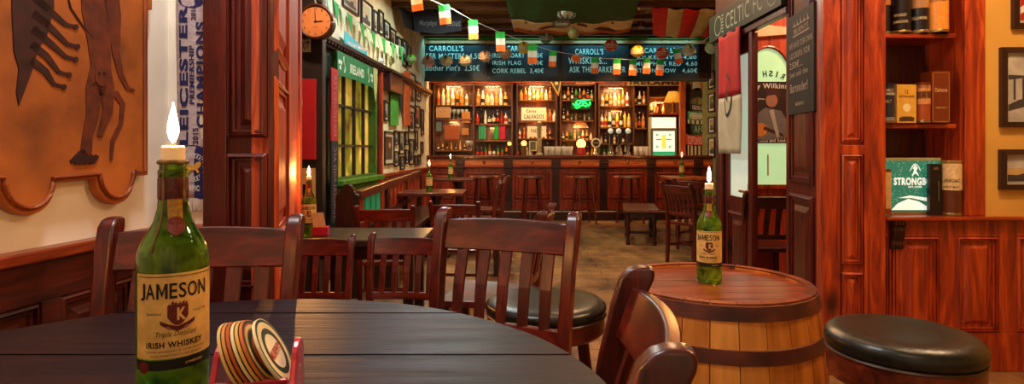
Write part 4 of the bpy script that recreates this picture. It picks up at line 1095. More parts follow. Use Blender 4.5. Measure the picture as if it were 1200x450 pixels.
def wbox(px0, px1, pyb, pyt, Y, label, hx, txt=None, trimc=None, art=None):
    x0, x1 = XW(px0, Y), XW(px1, Y); z0 = ZW(pyb, 2.9)+.0005; z1 = ZW(pyt, Y); w = x1-x0
    t = thing('whisky_box', label, 'whisky box', ((x0+x1)/2, Y+w/2, z0))
    MB().box(x0, x1, Y, Y+min(w, .085), z0, z1).build('carton', plain('box_'+hx, hx, .4, mottle=.08, scale=30), t, bevel=.0015)
    hh = z1-z0; fb = lambda a, b_: Vector((x0+w*a, Y-.0008, z0+hh*b_))
    if trimc:
        g = MB()
        for a, b_, c_, d_ in ((.04, .96, .02, .035), (.04, .96, .965, .98), (.04, .08, .02, .98), (.92, .96, .02, .98)):
            g.add([fb(a, c_), fb(b_, c_), fb(b_, d_), fb(a, d_)], [(0, 1, 2, 3)])
        g.build('gilt_border', plain('gilt', trimc, .3, metal=.6), t)
    if txt:
        g = MB()
        for s_, a, b_, c_, d_ in txt: text(g, s_, fb, a, b_, c_, d_, .02)
        g.build('lettering', plain('box_ink_'+('d' if hx in ('d9a640',) else 'l'), '3a2010' if hx in ('d9a640', 'd8c8a0') else 'd8a868', .5), t)
    if art: art(t, fb)
    return t
tube_tin(1034, 1043, 37, -40, 2.98, 'dark slim bottle tube at the left end of the top shelf', '20100c', [(.42, .62, 'a86a30')])
tube_tin(1044, 1066, 37, -45, 2.97, 'black whisky tube second on the top shelf', '181214', [(.0, .02, '5a4a3a')], txt=[('JAMESON', .12, .17, .7), ('WHISKEY', .22, .26, .6)])
tube_tin(1068, 1087, 37, -45, 2.96, 'black and gold whisky tube third on the top shelf', '181214', [(.34, .62, 'a87a48'), (.0, .04, 'a8906a')], txt=[('TULLAMORE', .18, .22, .8)])
tube_tin(1087.5, 1109.5, 37, -45, 2.95, 'golden whisky tube at the right of the top shelf', 'd88e34', [(.0, .025, 'b87020')], txt=[('GLEN MORAY', .60, .66, .8), ('SINGLE MALT', .48, .52, .8), ('SCOTCH WHISKY', .42, .455, .8)])
tube_tin(1033.5, 1047.5, 144, 98, 2.93, 'short black whisky tube at the left of the middle shelf', '2a2c34', [(.05, .14, '8a8a88'), (.70, .76, 'a0a098')], cap='3a3c44', txt=[('BUSHMILLS', .78, .86, .8), ('MALT', .5, .58, .5)])
def boxart(t, fb):
    g = MB(); g.add([fb(.5+.2*math.cos(q*PI/8), .40+.11*math.sin(q*PI/8)) for q in range(16)], [list(range(16))]); g.build('stag_print', plain('pale_gold', 'f4e0a0', .5), t)
    g = MB(); f2 = lambda a, b_: fb(a, b_)+Vector((0, -.0006, 0)); g.add([f2(x, y) for x, y in ((.12, .05), (.88, .05), (.88, .14), (.7, .17), (.3, .17), (.12, .14))], [list(range(6))]); g.build('dark_panel', plain('box_dark_print', '4a3416', .5), t)
wbox(1051, 1074, 144, 99, 2.92, 'yellow whisky carton with stag on the middle shelf', 'd9a640', [('SCOTTISH LEADER', .1, .9, .66, .72), ('12', .42, .58, .76, .86)], None, boxart)
tube_tin(1074.5, 1089, 144, 97, 2.93, 'orange whisky tube beside the yellow carton', 'a04818', [(.46, .94, 'c88a4c'), (.60, .78, '6a3014')], cap='8a3a18', txt=[('HIGHLAND', .86, .93, .8)])
wbox(1092, 1113.5, 144, 83.5, 2.91, 'tall brown whisky carton at the right of the middle shelf', '6e2e12', [('Dalmore', .18, .84, .60, .68), ('SINGLE MALT', .2, .8, .28, .31)], 'c88a40')
# things on the ledge
tube_tin(1033, 1043.5, 253, 198, 2.90, 'pale slim carton tube at the left end of the ledge', 'd8b070', [(.0, .16, '8a3a20')])
t = thing('cider_sign', 'lit green cider sign standing on the ledge of the alcove', 'sign', (XW(1072, 2.96), 2.99, zl))
x0, x1 = XW(1034, 2.98), XW(1104, 2.98); z0 = zl+.0005; z1 = ZW(185, 2.98)
MB().box(x0, x1, 2.985, 3.05, z0, z1).build('case', plain('sign_case', 'a8a070', .4), t, bevel=.003)
gm, nt, b = base('cider_panel'); tc = N(nt, 'ShaderNodeTexCoord'); nz = N(nt, 'ShaderNodeTexVoronoi'); nz.inputs['Scale'].default_value = 90
rp = N(nt, 'ShaderNodeValToRGB'); e = rp.color_ramp.elements; e[0].position = .12; e[0].color = (*hexc('a8d8c0'), 1); e[1].position = .25; e[1].color = (*hexc('2a7a64'), 1)
nt.links.new(tc.outputs['Object'], nz.inputs['Vector']); nt.links.new(nz.outputs['Distance'], rp.inputs['Fac']); nt.links.new(rp.outputs['Color'], b.inputs['Base Color']); nt.links.new(rp.outputs['Color'], b.inputs['Emission Color']); b.inputs['Emission Strength'].default_value = .55
sp = Pl((x0, 2.984), (x1, 2.984)); spx = lambda px, py, e=.003: sp(*sp.uv(px, py), e)
MB().pbox(sp, .012, sp.L-.012, z0+.014, z1-.014, 0, .002).build('lit_panel', gm, t)
wt = plain('sign_white_lit', 'eef4e8', .5, emit=.8); g = MB()
text(g, 'STRONGBOW', lambda a, b_: spx(a, b_), 1047, 1100, 217, 208, .04); text(g, 'DRY CIDER', lambda a, b_: spx(a, b_), 1064, 1080, 220, 217.8, .03)
g.add([spx(x, y) for x, y in ((1068, 207), (1071, 199), (1069, 197), (1072, 193), (1075, 197), (1073, 200), (1077, 207), (1072, 203))], [list(range(8))])
g.tube([spx(1066+q*1.5, 200-8*math.sin(q*PI/8), .004) for q in range(9)], .0018, 5)
g.add([spx(x, y) for x, y in ((1044, 246), (1052, 238), (1064, 233), (1076, 236), (1086, 242), (1092, 246))], [list(range(6))])
g.add([spx(x, y) for x, y in ((1052, 232), (1066, 229), (1088, 232), (1102, 229), (1102, 233), (1086, 236), (1068, 232))], [list(range(7))])
g.build('lettering', wt, t)
t = thing('menu_holder', 'black upright menu holder in front of the cider sign', 'menu holder', (XW(1097, 2.93), 2.94, zl))
MB().box(XW(1090, 2.93), XW(1104, 2.93), 2.93, 2.955, zl+.0005, ZW(192, 2.93)).build('board', plain('menu_black', '141010', .4), t, bevel=.002)
g = MB(); g.box(XW(1099, 2.93), XW(1100, 2.93), 2.926, 2.93, ZW(236, 2.93), ZW(212, 2.93)); g.box(XW(1093.5, 2.93), XW(1099, 2.93), 2.926, 2.93, ZW(199, 2.93), ZW(196, 2.93)); g.build('clip', plain('steel', '909088', .3, metal=.9), t)
tube_tin(1104, 1125, 253, 188, 2.94, 'cream and brown whisky tube at the right of the ledge', '5a2a16', [(.46, .96, 'e0c48c')], cap='c8a868', txt=[('LAPHROAIG', .60, .67, .8), ('SINGLE MALT', .5, .54, .8)])
# ================================================================== BAR
YB = 9.18
def bx(px): return XW(px, YB)
def bz(py): return ZW(py, YB)
bc = thing('bar_counter', 'long panelled wooden bar counter across the back of the pub', 'bar', ((bx(500)+bx(834))/2, YB+.3, 0))
x0, x1 = bx(498), bx(834)
MB().box(x0, x1, YB, YB+.55, .10, bz(185)).build('carcass', BARW, bc)
MB().box(x0-.02, x1+.03, YB-.09, YB+.60, bz(185.3), bz(182)).build('counter_top', wood('counter_top_dark', '2a0c06', '521a0c', '7a2c14', .2, axis='X', coat=.7), bc, bevel=.008)
MB().box(x0, x1, YB-.045, YB, bz(193.5), bz(186.5)).build('frieze', wood('frieze_lit_wood', '8a3a14', 'c0602a', 'dc8844', .35, axis='X'), bc, bevel=.004)  # orange light on the frieze put into a brighter wood
MB().box(x0, x1, YB-.06, YB, bz(196), bz(193.5)).build('moulding', BARX, bc, bevel=.004)
bp_ = Pl((x0, YB-.001), (x1, YB-.001))
pilx = [539.5, 595.5, 651, 707, 762, 817]
edges = [500]+pilx+[834]
for a, b_ in zip(edges[:-1], edges[1:]):
    if b_-a < 20: continue
    g = MB(); pa_, pb_ = bx(a+5)-x0, bx(b_-5)-x0
    g.pbox(bp_, pa_-.03, pb_+.03, .28, bz(197), 0, .006)
    panel(g, bp_, pa_+.03, pb_-.03, .33, bz(202), .025, .006, .022); g.build('front_panel', BARW, bc, bevel=.002)
for p_ in pilx:
    g = MB(); c_ = bx(p_)-x0
    g.pbox(bp_, c_-.055, c_+.055, .16, bz(197), 0, .05); g.pbox(bp_, c_-.07, c_+.07, bz(197), bz(187), 0, .085); g.pbox(bp_, c_-.06, c_+.06, bz(192), bz(190), .08, .095)
    for e_ in (-.028, 0, .028): g.pbox(bp_, c_+e_-.006, c_+e_+.006, .3, bz(201), .05, .058)
    g.build('pilaster', DARKW, bc, bevel=.003)
    if p_ < 800:
        kn = MB(); kn.ball((bx(p_+28), YB-.06, bz(190)), .022, .015, .022, 8); kn.build('stud', plain('old_brass', 'b07a30'), bc, smooth='full')
MB().box(x0, x1, YB-.05, YB, .0, .165).build('plinth', DARKX, bc, bevel=.003)
g = MB(); g.tube([(x0, YB-.16, bz(247)-.0), (x1, YB-.16, bz(247))], .016, 10)
for p_ in (565, 621, 679, 735, 790): g.tube([(bx(p_), YB-.16, bz(247)), (bx(p_), YB-.16, .01)], .012, 8)
g.build('foot_rail', plain('dull_rail', '8a6a50', .35, metal=.6), bc, smooth=True)

YT_ = 9.36
# back bar
YK = 10.05
BACKX = wood('back_bar_wood_cross', '3a1a0c', '74421e', 'a86c34', .4, axis='X')
def kx(px): return XW(px, YK)
def kz(py): return ZW(py, YK)
kb = thing('back_bar', 'tall wooden shelving unit full of bottles behind the bar', 'shelving', (kx(650), YK+.1, 0))
kp = Pl((kx(490), YK), (kx(830), YK)); ku = lambda px: kx(px)-kx(490)
MB().box(kx(492), kx(826), YK+.24, YK+.27, 0, CEIL-.3).build('back_board', wood('back_bar_board', '2c180c', '5a3418', '86562a', .45), kb)
MB().box(kx(492), kx(826), YK-.02, YK+.24, 0, kz(184)).build('base_cabinet', BACKW, kb)
g = MB()
for p_ in (504, 508, 555, 600, 606, 652, 657, 698, 702, 743, 760, 796):
    g.box(kx(p_-1), kx(p_+1), YK-.0, YK+.24, kz(184), kz(92))
g.build('uprights', BACKW, kb, bevel=.003)
def kshelf(p0, p1, py):
    MB().box(kx(p0)+.016, kx(p1)-.016, YK+.002, YK+.238, kz(py)-.022, kz(py)).build('shelf', BACKX, kb, bevel=.003)
MB().box(kx(500), kx(800), YK-.03, YK+.05, kz(97.5), kz(93)).build('cornice', BARX, kb, bevel=.01)
shelves = [(509, 554, 123), (556, 599, 123), (607, 651, 117), (658, 697, 117), (703, 742, 124), (744, 759, 122), (761, 795, 113),
           (509, 554, 139), (556, 599, 145), (607, 651, 142), (658, 697, 141), (703, 742, 149), (744, 759, 150), (761, 795, 134),
           (509, 554, 176), (556, 599, 164.5), (607, 651, 162), (658, 697, 164), (703, 742, 168)]
for s_ in shelves: kshelf(*s_)
# bulbs in the cubbies
CUB = []
bulb = plain('cubby_bulb', 'ffb468', .5, emit=BULB, mottle=0, ecol='ff8a38')
for i, (a, zt, e_, lab) in enumerate([(531, 99, 1, 'upper left cubby'), (577, 99, 1, 'second upper cubby'), (629, 99, 1, 'third upper cubby'), (722, 101, 1, 'fourth upper cubby'), (629, 126, 1, 'cubby with the whisky sign'), (629, 146, .6, 'cubby below the whisky sign'), (577, 148, .3, 'cubby with the green and pink cloths'), (722, 128, .6, 'cubby above the beer taps'), (772, 118, .8, 'cubby beside the lampshade'), (677, 145, .5, 'cubby of the fan mirror'), (531, 141, .5, 'cubby with the orange board')]):
    t = thing('cabinet_lamp', 'warm strip lamp in the back bar, ' + lab, 'lamp', (kx(a), YK+.04, kz(zt)-.02))
    MB().box(kx(a)-.13*e_, kx(a)+.13*e_, YK+.03, YK+.05, kz(zt)-.03, kz(zt)-.012).build('housing', DARKX, t)
    CUB.append((kx(a), YK+.045, kz(zt)-.036, e_))
    MB().box(kx(a)-.12*e_, kx(a)+.12*e_, YK+.05, YK+.07, kz(zt)-.032, kz(zt)-.014).build('lit_tube', bulb, t)
# bottle kinds
BT = {}
prof_a = [(.030, 0), (.037, .004), (.037, .17), (.030, .20), (.014, .225), (.013, .29), (.016, .292), (.016, .305), (.002, .306)]
prof_b = [(.036, 0), (.042, .005), (.040, .13), (.034, .16), (.014, .185), (.013, .235), (.017, .238), (.017, .255), (.002, .256)]
prof_c = [(.026, 0), (.032, .004), (.031, .19), (.020, .235), (.013, .27), (.012, .32), (.002, .322)]
def shelf_bottle(kind, hx, cap, lab_hx, label, group, loc, sc):
    k = (kind, hx, cap, lab_hx)
    if k not in BT:
        pr = {'a': prof_a, 'b': prof_b, 'c': prof_c}[kind]; r = pr[1][0]+.0008
        g = MB(); g.lathe(pr, (0, 0, 0), 12); g.lathe([(r, .05), (r, .125)], (0, 0, 0), 12, 1); zc = pr[-1][1]; g.lathe([(.0175, zc-.03), (.0175, zc+.002), (.002, zc+.003)], (0, 0, 0), 10, 2)
        o = g.build('liquor_bottle', [plain('liquor_'+hx, hx, .12, coat=.6, mottle=.1), plain('liqlabel_'+lab_hx, lab_hx, .6, mottle=.1), plain('cap_'+cap, cap, .4)], None, smooth=True)
        BT[k] = o
    else:
        o = BT[k].copy(); COL.objects.link(o)
    o.location = loc; o.scale = (sc,)*3; o.rotation_euler = (0, 0, R.uniform(0, 6)); tag(o, label, 'bottle', group)
    return o
hues = {'amber': 'cc7a26', 'clear': 'f4e6c4', 'dark': '3a2414', 'green': '3c8a2e', 'red': 'a82818', 'gold': 'eab040'}
LB = ['e8d8b0', '1c1410', 'c83a20', 'f0e8d0', 'd8a040']
def row(p0, p1, py, dpx, words, pal, sc=.95, dy=.10, jit=.0):
    x = p0; i = 0
    while x < p1:
        c = pal[i % len(pal)] if not jit else R.choice(pal)
        kd = R.choice('aabc')
        shelf_bottle(kd, hues[c], R.choice(['1a1410', 'c0a060', '8a1c14']), R.choice(LB), '%s liquor bottle %s' % ({'clear': 'pale', 'gold': 'golden'}.get(c, c), words), '%s bottles %s' % (c, words),
                     (kx(x), YK+dy+R.uniform(-.02, .02), kz(py)+.001), sc*R.uniform(.88, 1.06)); x += dpx; i += 1
row(513, 552, 123, 5.6, 'in the lit upper left cubby of the back bar', ['amber', 'clear', 'gold', 'clear', 'amber'], .98)
row(560, 597, 123, 5.4, 'in the lit second cubby of the back bar top row', ['amber', 'clear', 'gold', 'clear'], .98)
row(611, 649, 117, 4.9, 'in the lit third cubby of the back bar top row', ['gold', 'amber', 'clear', 'amber'], .78)
row(662, 696, 117, 4.6, 'on the dim shelf beside the triangular pennant', ['dark', 'amber', 'dark', 'green'], .75)
row(707, 740, 124, 4.9, 'in the lit fourth cubby of the back bar top row', ['clear', 'gold', 'amber'], .88)
row(746, 758, 122, 5, 'in the narrow cubby right of centre', ['dark', 'clear', 'amber'], .8)
row(559, 598, 145, 4.8, 'on the crowded second row left of the whisky sign', ['dark', 'red', 'amber', 'clear', 'dark', 'gold'], .82, .1, 1)
row(661, 670, 141, 4.8, 'left of the green neon sign', ['dark', 'amber'], .7)
row(661, 696, 141, 5.1, 'under the green neon sign', ['dark', 'clear', 'green', 'gold'], .45, .16, 1)
row(706, 741, 149, 4.6, 'on the second row above the beer taps', ['gold', 'dark', 'clear', 'amber'], .88, .1, 1)
row(746, 758, 150, 4.5, 'on the second row beside the fridge', ['amber', 'dark'], .9)
row(765, 783, 134, 4.6, 'on the shelf over the fridge', ['gold', 'amber', 'clear'], .7)
row(513, 553, 176, 5.2, 'on the lowest left shelf of the back bar', ['dark', 'amber', 'dark', 'gold'], .5, .06, 1)
row(559, 598, 183.5, 4.9, 'on the worktop under the cloths', ['dark', 'red', 'green', 'amber', 'dark'], .72, .1, 1)
row(607, 625, 183.5, 5, 'on the worktop left of the tall tap', ['amber', 'clear', 'dark'], .75, .1, 1)
row(642, 668, 183.5, 4.8, 'on the worktop left of the glowing lamp', ['clear', 'green', 'dark', 'amber'], .8, .1, 1)
row(690, 752, 183.5, 4.9, 'on the worktop behind the beer taps', ['dark', 'clear', 'green', 'gold', 'amber'], .66, .12, 1)
row(609, 650, 162, 5.2, 'beside the lower cream sign', ['clear', 'gold', 'amber'], .62, .15, 1)
row(660, 697, 164, 4.7, 'in front of the fan shaped mirror', ['green', 'clear', 'gold', 'dark'], .6, .06, 1)
row(706, 741, 168, 5.2, 'on the low shelf behind the beer taps', ['dark', 'gold', 'clear'], .6, .12, 1)

def ksign(px0, py0, px1, py1, label, hx, lines, cat='sign', name='bar_sign', ink_='201008', emit=0, y=None, fr_=None):
    yy = YK+.02 if y is None else y
    k_ = Pl((XW(px0, yy), yy), (XW(px1, yy), yy)); L_ = k_.L; z0, z1 = ZW(py1, yy), ZW(py0, yy)
    t = thing(name, label, cat, (XW((px0+px1)/2, yy), yy+.01, z0))
    MB().pbox(k_, 0, L_, z0, z1, -.015, 0).build('board', plain('ks_'+hx+str(emit), hx, .6, emit=emit, mottle=.08), t, bevel=.002)
    if fr_: MB().ring(k_, 0, L_, z0, z1, .018, 0, .01).build('frame', plain('ksf_'+fr_, fr_, .4), t)
    if lines:
        g = MB()
        for s_, a, b_, c_, d_ in lines: text(g, s_, lambda u, v: k_(u*L_, z0+(z1-z0)*v, .0015), a, b_, c_, d_, .02)
        g.build('lettering', plain('ki_'+ink_, ink_, .6), t)
    return t
ksign(611, 126, 640, 141, 'cream CALVADOS whisky sign in the centre left cubby', 'f0dca8', [('Carlos', .2, .6, .60, .85), ('CALVADOS', .1, .92, .12, .45)], emit=.35)
ksign(618, 148, 640, 160.5, 'lower cream sign with small print in the back bar', 'e8d0a0', [('PADDY', .2, .8, .4, .75)], emit=.25)
ksign(511, 125, 528, 138, 'pale folded paper notice at left of the second row', 'c8905a', [], name='paper_notice', cat='notice', emit=.1)
ksign(521, 147, 538, 163, 'orange wooden board in the left of the back bar', 'b85a28', [], name='orange_board', cat='board')
ksign(541, 131, 551, 144, 'small amber notice in second row of the back bar', 'c87a30', [], name='amber_notice', cat='notice', emit=.1)
ksign(510, 141, 519, 155, 'small framed picture at the left end of the back bar', '6a7a70', [], name='small_picture', cat='picture', fr_='2a1a10')
ksign(541, 150, 549, 158, 'small orange label in the third row of the back bar', 'd08840', [], name='orange_label', cat='label')
ksign(620, 165, 629, 177, 'dark framed square picture beside the tall tap', '5a5a44', [], name='square_picture', cat='picture', fr_='c8b888')
ksign(675, 94, 697, 98.5, 'orange name plate above the dim shelf', 'c06030', [('WHISKEY BAR', .1, .9, .25, .75)], y=YK-.06)
ksign(709, 95, 729, 99, 'small dark red oval plate above the fourth cubby', '5a140c', [('PUB', .3, .7, .2, .8)], y=YK-.05)
for px0, px1, hx, lb in ((561, 569, '3a9a68', 'teal bar cloth hanging in the back bar'), (579, 584, '28b048', 'bright green bar cloth hanging in the back bar'), (585.5, 592, 'c82848', 'crimson bar cloth hanging in the back bar')):
    t = thing('bar_cloth', lb, 'cloth', (kx((px0+px1)/2), YK+.03, kz(164)))
    g = MB(); nn = 8
    g.sweep([[(kx(px0+(px1-px0)*i/nn), YK+.02+.008*math.sin(i*1.7), z) for z in (kz(163), kz(147))]+[(kx(px0+(px1-px0)*i/nn), YK+.024+.008*math.sin(i*1.7), z) for z in (kz(147), kz(163))] for i in range(nn+1)]).build('fabric', plain('bc'+hx, hx, .7, emit=.1), t, smooth=True)
# triangular pennant
yy = YK-.036; t = thing('triangular_pennant', 'dark triangular pennant with gold border hanging point down in the back bar', 'pennant', (XW(650, yy), yy, ZW(113, yy)))
pz = Pl((XW(640, yy), yy), (XW(660, yy), yy)); q_ = lambda px, py, e=0: pz(*pz.uv(px, py), e)
MB().prism(lambda a, b_, d: q_(a, b_, d), [(642.5, 92), (658.5, 92), (654.5, 113)], 0, .006).build('cloth', plain('pennant_gold', 'b8903c', .7), t)
MB().prism(lambda a, b_, d: q_(a, b_, d), [(645.3, 93.6), (656.4, 93.6), (653.8, 108.5)], .006, .010).build('field', plain('pennant_dark', '2a2c1c', .7), t)
MB().prism(lambda a, b_, d: q_(a, b_, d), [(652+2.2*math.cos(k*PI/6), 97.6+2.2*math.sin(k*PI/6)) for k in range(12)], .010, .013).build('badge', plain('pennant_gold', 'b8903c'), t)
# green neon sign
yy = YK-.03; t = thing('neon_sign', 'glowing green neon beer sign in the middle of the back bar', 'neon sign', (XW(681, yy), yy, ZW(127, yy)))
nq = Pl((XW(668, yy), yy), (XW(694, yy), yy)); w_ = lambda px, py, e=0: nq(*nq.uv(px, py), e)
g = MB(); g.tube([w_(671+2*math.sin(i*.9)+i*1.15, 121.5+2.6*math.sin(i*1.35), .02) for i in range(18)], .009, 6)
g.tube([w_(674+i*1.7, 126-.3*i+1.2*math.sin(i), .02) for i in range(9)], .008, 6); g.tube([w_(676, 118.2, .02), w_(691, 117.2, .02)], .008, 6)
g.build('neon_tube', plain('neon_green', '18ff50', .4, emit=7, mottle=0), t, smooth='full')
MB().pbox(nq, .02, nq.L-.03, ZW(128, yy), ZW(116, yy), -.01, 0).build('backing', plain('neon_back', '0c3a14', .5), t)
# fan mirror
yy = YK+.21; t = thing('fan_mirror', 'cream fan shaped mirror in the middle of the back bar', 'mirror', (XW(680, yy), yy, ZW(152, yy)))
fp = Pl((XW(665, yy), yy), (XW(695, yy), yy)); w_ = lambda px, py, e=0: fp(*fp.uv(px, py), e)
MB().prism(lambda a, b_, d: w_(a, b_, d), [(680+8.5*math.cos(k*PI/12), 150-7.5*math.sin(k*PI/12)) for k in range(13)], 0, .01).build('disc', plain('fan_cream', 'b8a078', .4), t)
g = MB(); g.tube([w_(680+8.8*math.cos(k*PI/12), 150-7.8*math.sin(k*PI/12), .015) for k in range(13)], .012, 6); g.build('rim', plain('gilt', 'c88a40'), t)
# drinking glasses on the back bar and counter
def glass(kind, loc, label, group):
    k = 'g'+kind
    if k not in BT:
        pr = [(.026, 0), (.028, .003), (.036, .14), (.034, .14), (.026, .008), (.002, .006)] if kind == 'pint' else [(.030, 0), (.004, .006), (.004, .07), (.028, .10), (.034, .13), (.028, .165), (.026, .165), (.032, .13), (.002, .085)]
        BT[k] = MB().lathe(pr, (0, 0, 0), 14).build('pint_glass' if kind == 'pint' else 'wine_glass', plain('clear_glass', 'f4efe0', .08, trans=.6), None, smooth='full')
        o = BT[k]
    else: o = BT[k].copy(); COL.objects.link(o)
    o.location = loc; tag(o, label, 'glass', group)
for i in range(9): glass('pint', (XW(640+i*3.6, YT_), YT_+.06*(i % 2), bz(182)+.001), 'clear pint glass in the row on the counter left of the glowing lamp', 'pint glasses on the counter')
for i in range(6): glass('wine', (kx(547+i*1.3), YK+.06+.05*(i % 2), kz(176)+.001), 'stemmed glass at the right end of the lowest left shelf', 'stemmed glasses')
for i in range(5): glass('pint', (XW(745+i*3.2, YT_), YT_+.05*(i % 2), bz(182)+.001), 'clear pint glass on the counter beside the fridge', 'pint glasses by the fridge')
for i in range(8): glass('wine', (kx(512+i*4.9), YK+.05, kz(139)+.001), 'stemmed glass along the second shelf at the far left of the back bar', 'stemmed glasses on the second shelf')
row(640, 655, 142, 5, 'right of the cream whisky sign', ['gold', 'amber', 'clear'], .75)
row(541, 553, 163.5, 5, 'beside the orange board', ['amber', 'gold'], .5) if False else None
# glowing lamp with red base and other small lights
def glow_lamp(px, py, r, label, e, basehx='a01810', yy=9.72):
    z0 = ZW(183, yy); z0 = kz(184)+0 if yy > 9.95 else bz(182)
    c = P(px, py, yy)
    t = thing('bar_lamp', label, 'lamp', (c.x, c.y, z0))
    MB().lathe([(r*.8, z0), (r*1.05, z0+.02), (r*.9, c.z-r*.8), (r*.5, c.z-r*.7)], (c.x, c.y, 0), 20).build('lamp_base', plain('lb'+basehx, basehx, .4, emit=.15), t, smooth=True)
    g = MB(); g.ball(tuple(c), r, n=12); g.build('globe', plain('globe%.1f' % e, 'ffb060', .5, emit=e, mottle=0, ecol='ff9a40'), t, smooth='full')
YT = 9.45
glow_lamp(681, 168.5, .075, 'round glowing orange lamp on red base at the centre of the bar', 9, yy=YT)
glow_lamp(614, 168, .045, 'small glowing lamp on the bar below the whisky sign', 6, '6a4a20', yy=YT+.05)
glow_lamp(597, 168.5, .032, 'tiny amber lamp on the bar left of the whisky sign', 5, '4a2a14', yy=YT+.05)
# round badge tap
def badge_tap(px, label):
    zc = bz(183); x = XW(px, YT); t = thing('beer_tap', label, 'beer tap', (x, YT, bz(182)))
    MB().lathe([(.05, bz(182)), (.055, bz(182)+.02), (.03, bz(178)), (.03, ZW(172, YT))], (x, YT, 0), 16).build('column', plain('chrome', 'c8c4b8', .2, metal=.9), t, smooth=True)
    zc = ZW(167.5, YT); f3 = lambda a, b_, d: Vector((x+a, YT-.02-d, zc+b_))
    MB().prism(f3, circ(.078, 24), 0, .03).build('badge', plain('badge_cream', 'd8d0b0', .4), t, bevel=.004)
    MB().prism(f3, circ(.055, 24), .03, .034).build('badge_face', plain('badge_dark', '24241c', .4), t)
    g = MB(); text(g, 'STOUT', lambda a, b_: f3(a, b_, .036), -.04, .04, -.012, .012, .02); g.build('lettering', plain('badge_cream', 'd8d0b0'), t)
badge_tap(698, 'beer tap with round cream badge right of the glowing lamp')
def pump(px, label):
    x = XW(px, YT); zb_ = bz(182); t = thing('beer_pump', label, 'beer tap', (x, YT, zb_))
    MB().lathe([(.045, zb_), (.045, zb_+.012), (.022, zb_+.03), (.022, ZW(160, YT)), (.03, ZW(159, YT)), (.012, ZW(157, YT))], (x, YT, 0), 14).build('column', plain('chrome', 'c8c4b8'), t, smooth=True)
    g = MB(); g.post([(x, YT-.05, ZW(172, YT), .035, .02), (x, YT-.06, ZW(160, YT), .045, .022), (x, YT-.06, ZW(157, YT), .05, .022)]); g.build('handle', plain('pump_handle', '1c1c18', .3), t, bevel=.003)
    MB().ball((x, YT, ZW(153.5, YT)), .045, n=12).build('glass_orb', plain('pump_orb', 'd8e0d0', .2, coat=.5, emit=.35), t, smooth='full')
    g = MB(); g.tube([(x, YT-.02, ZW(170, YT)), (x, YT-.10, ZW(170, YT)), (x, YT-.105, ZW(174, YT))], .009, 8); g.build('spout', plain('chrome', 'c8c4b8'), t, smooth=True)
for px, w_ in ((715.5, 'leftmost'), (725, 'second'), (736, 'third')): pump(px, '%s of the chrome beer pumps with pale orbs on the bar' % w_)
x = XW(632, YT); t = thing('beer_tower', 'tall pale column beer tower on the bar left of the glowing lamp', 'beer tap', (x, YT, bz(182)))
MB().lathe([(.06, bz(182)), (.06, bz(182)+.02), (.036, bz(182)+.04), (.036, ZW(145, YT)), (.042, ZW(144, YT)), (.02, ZW(142, YT))], (x, YT, 0), 16).build('column', plain('tower_cream', 'b0a888', .3, metal=.3), t, smooth=True)
MB().tube([(x, YT-.03, ZW(160, YT)), (x, YT-.13, ZW(160, YT)), (x, YT-.135, ZW(164, YT))], .012, 8).build('spout', plain('chrome', 'c8c4b8'), t, smooth=True)
# fridge
yf = 9.86
t = thing('glass_door_fridge', 'small white back bar fridge with lit glass door at the right', 'fridge', (XW(777, yf), yf+.15, bz(182)-.2))
a, b_ = XW(762.5, yf), XW(793, yf); z0, zm_, z1 = ZW(184, yf)-.25, ZW(151, yf), ZW(137, yf)
MB().box(a, b_, yf, yf+.18, z0, z1).build('cabinet', plain('fridge_cream', 'c8bc98', .4), t, bevel=.008)
MB().box(a+.02, b_-.02, yf-.012, yf, zm_+.015, z1-.015).build('header_panel', plain('fridge_lit', 'fff4e0', .4, emit=.9, mottle=0), t, bevel=.003)
q_ = Pl((a, yf-.001), (b_, yf-.001))
MB().ring(q_, 0, b_-a, ZW(184, yf), zm_, .035, 0, .02).build('door_frame', plain('fridge_frame', '6a6a54', .4), t)
MB().pbox(q_, .03, b_-a-.03, ZW(182, yf), zm_-.03, 0, .006).build('door_glass', plain('fridge_glass', 'd8ecd8', .3, emit=1.0, mottle=0), t)
MB().pbox(q_, .035, b_-a-.035, ZW(182, yf), ZW(177.5, yf), .006, .009).build('green_strip', plain('fridge_green', '2cb070', .4, emit=.6), t)
g = MB(); cx_ = (b_-a)/2; w_ = lambda u, v: q_(u, v, .008)
for px, py in ((770, 158), (785, 158), (770, 172), (785, 172)):
    u = XW(px, yf)-a; v = ZW(py, yf); g.add([w_(u+.022*math.cos(k*PI/5), v+.022*math.sin(k*PI/5)) for k in range(10)]+[w_(u+.010*math.cos(k*PI/5), v+.012*math.sin(k*PI/5)) for k in range(10)], [(k, (k+1) % 10, 10+(k+1) % 10, 10+k) for k in range(10)])
g.add([w_(cx_-.13, ZW(164, yf)), w_(cx_+.13, ZW(164, yf)), w_(cx_+.13, ZW(163, yf)), w_(cx_-.13, ZW(163, yf))], [(0, 1, 2, 3)])
g.build('cans_print', plain('can_grey', '7a8078', .4), t)
MB().prism(lambda u, v, d: q_(u, v, d), [(cx_-.04, ZW(174, yf)), (cx_+.04, ZW(174, yf)), (cx_+.035, ZW(158, yf)), (cx_-.035, ZW(158, yf))], .008, .012).build('beer_glass_print', plain('beer_yellow', 'f0e060', .4, emit=.8), t)
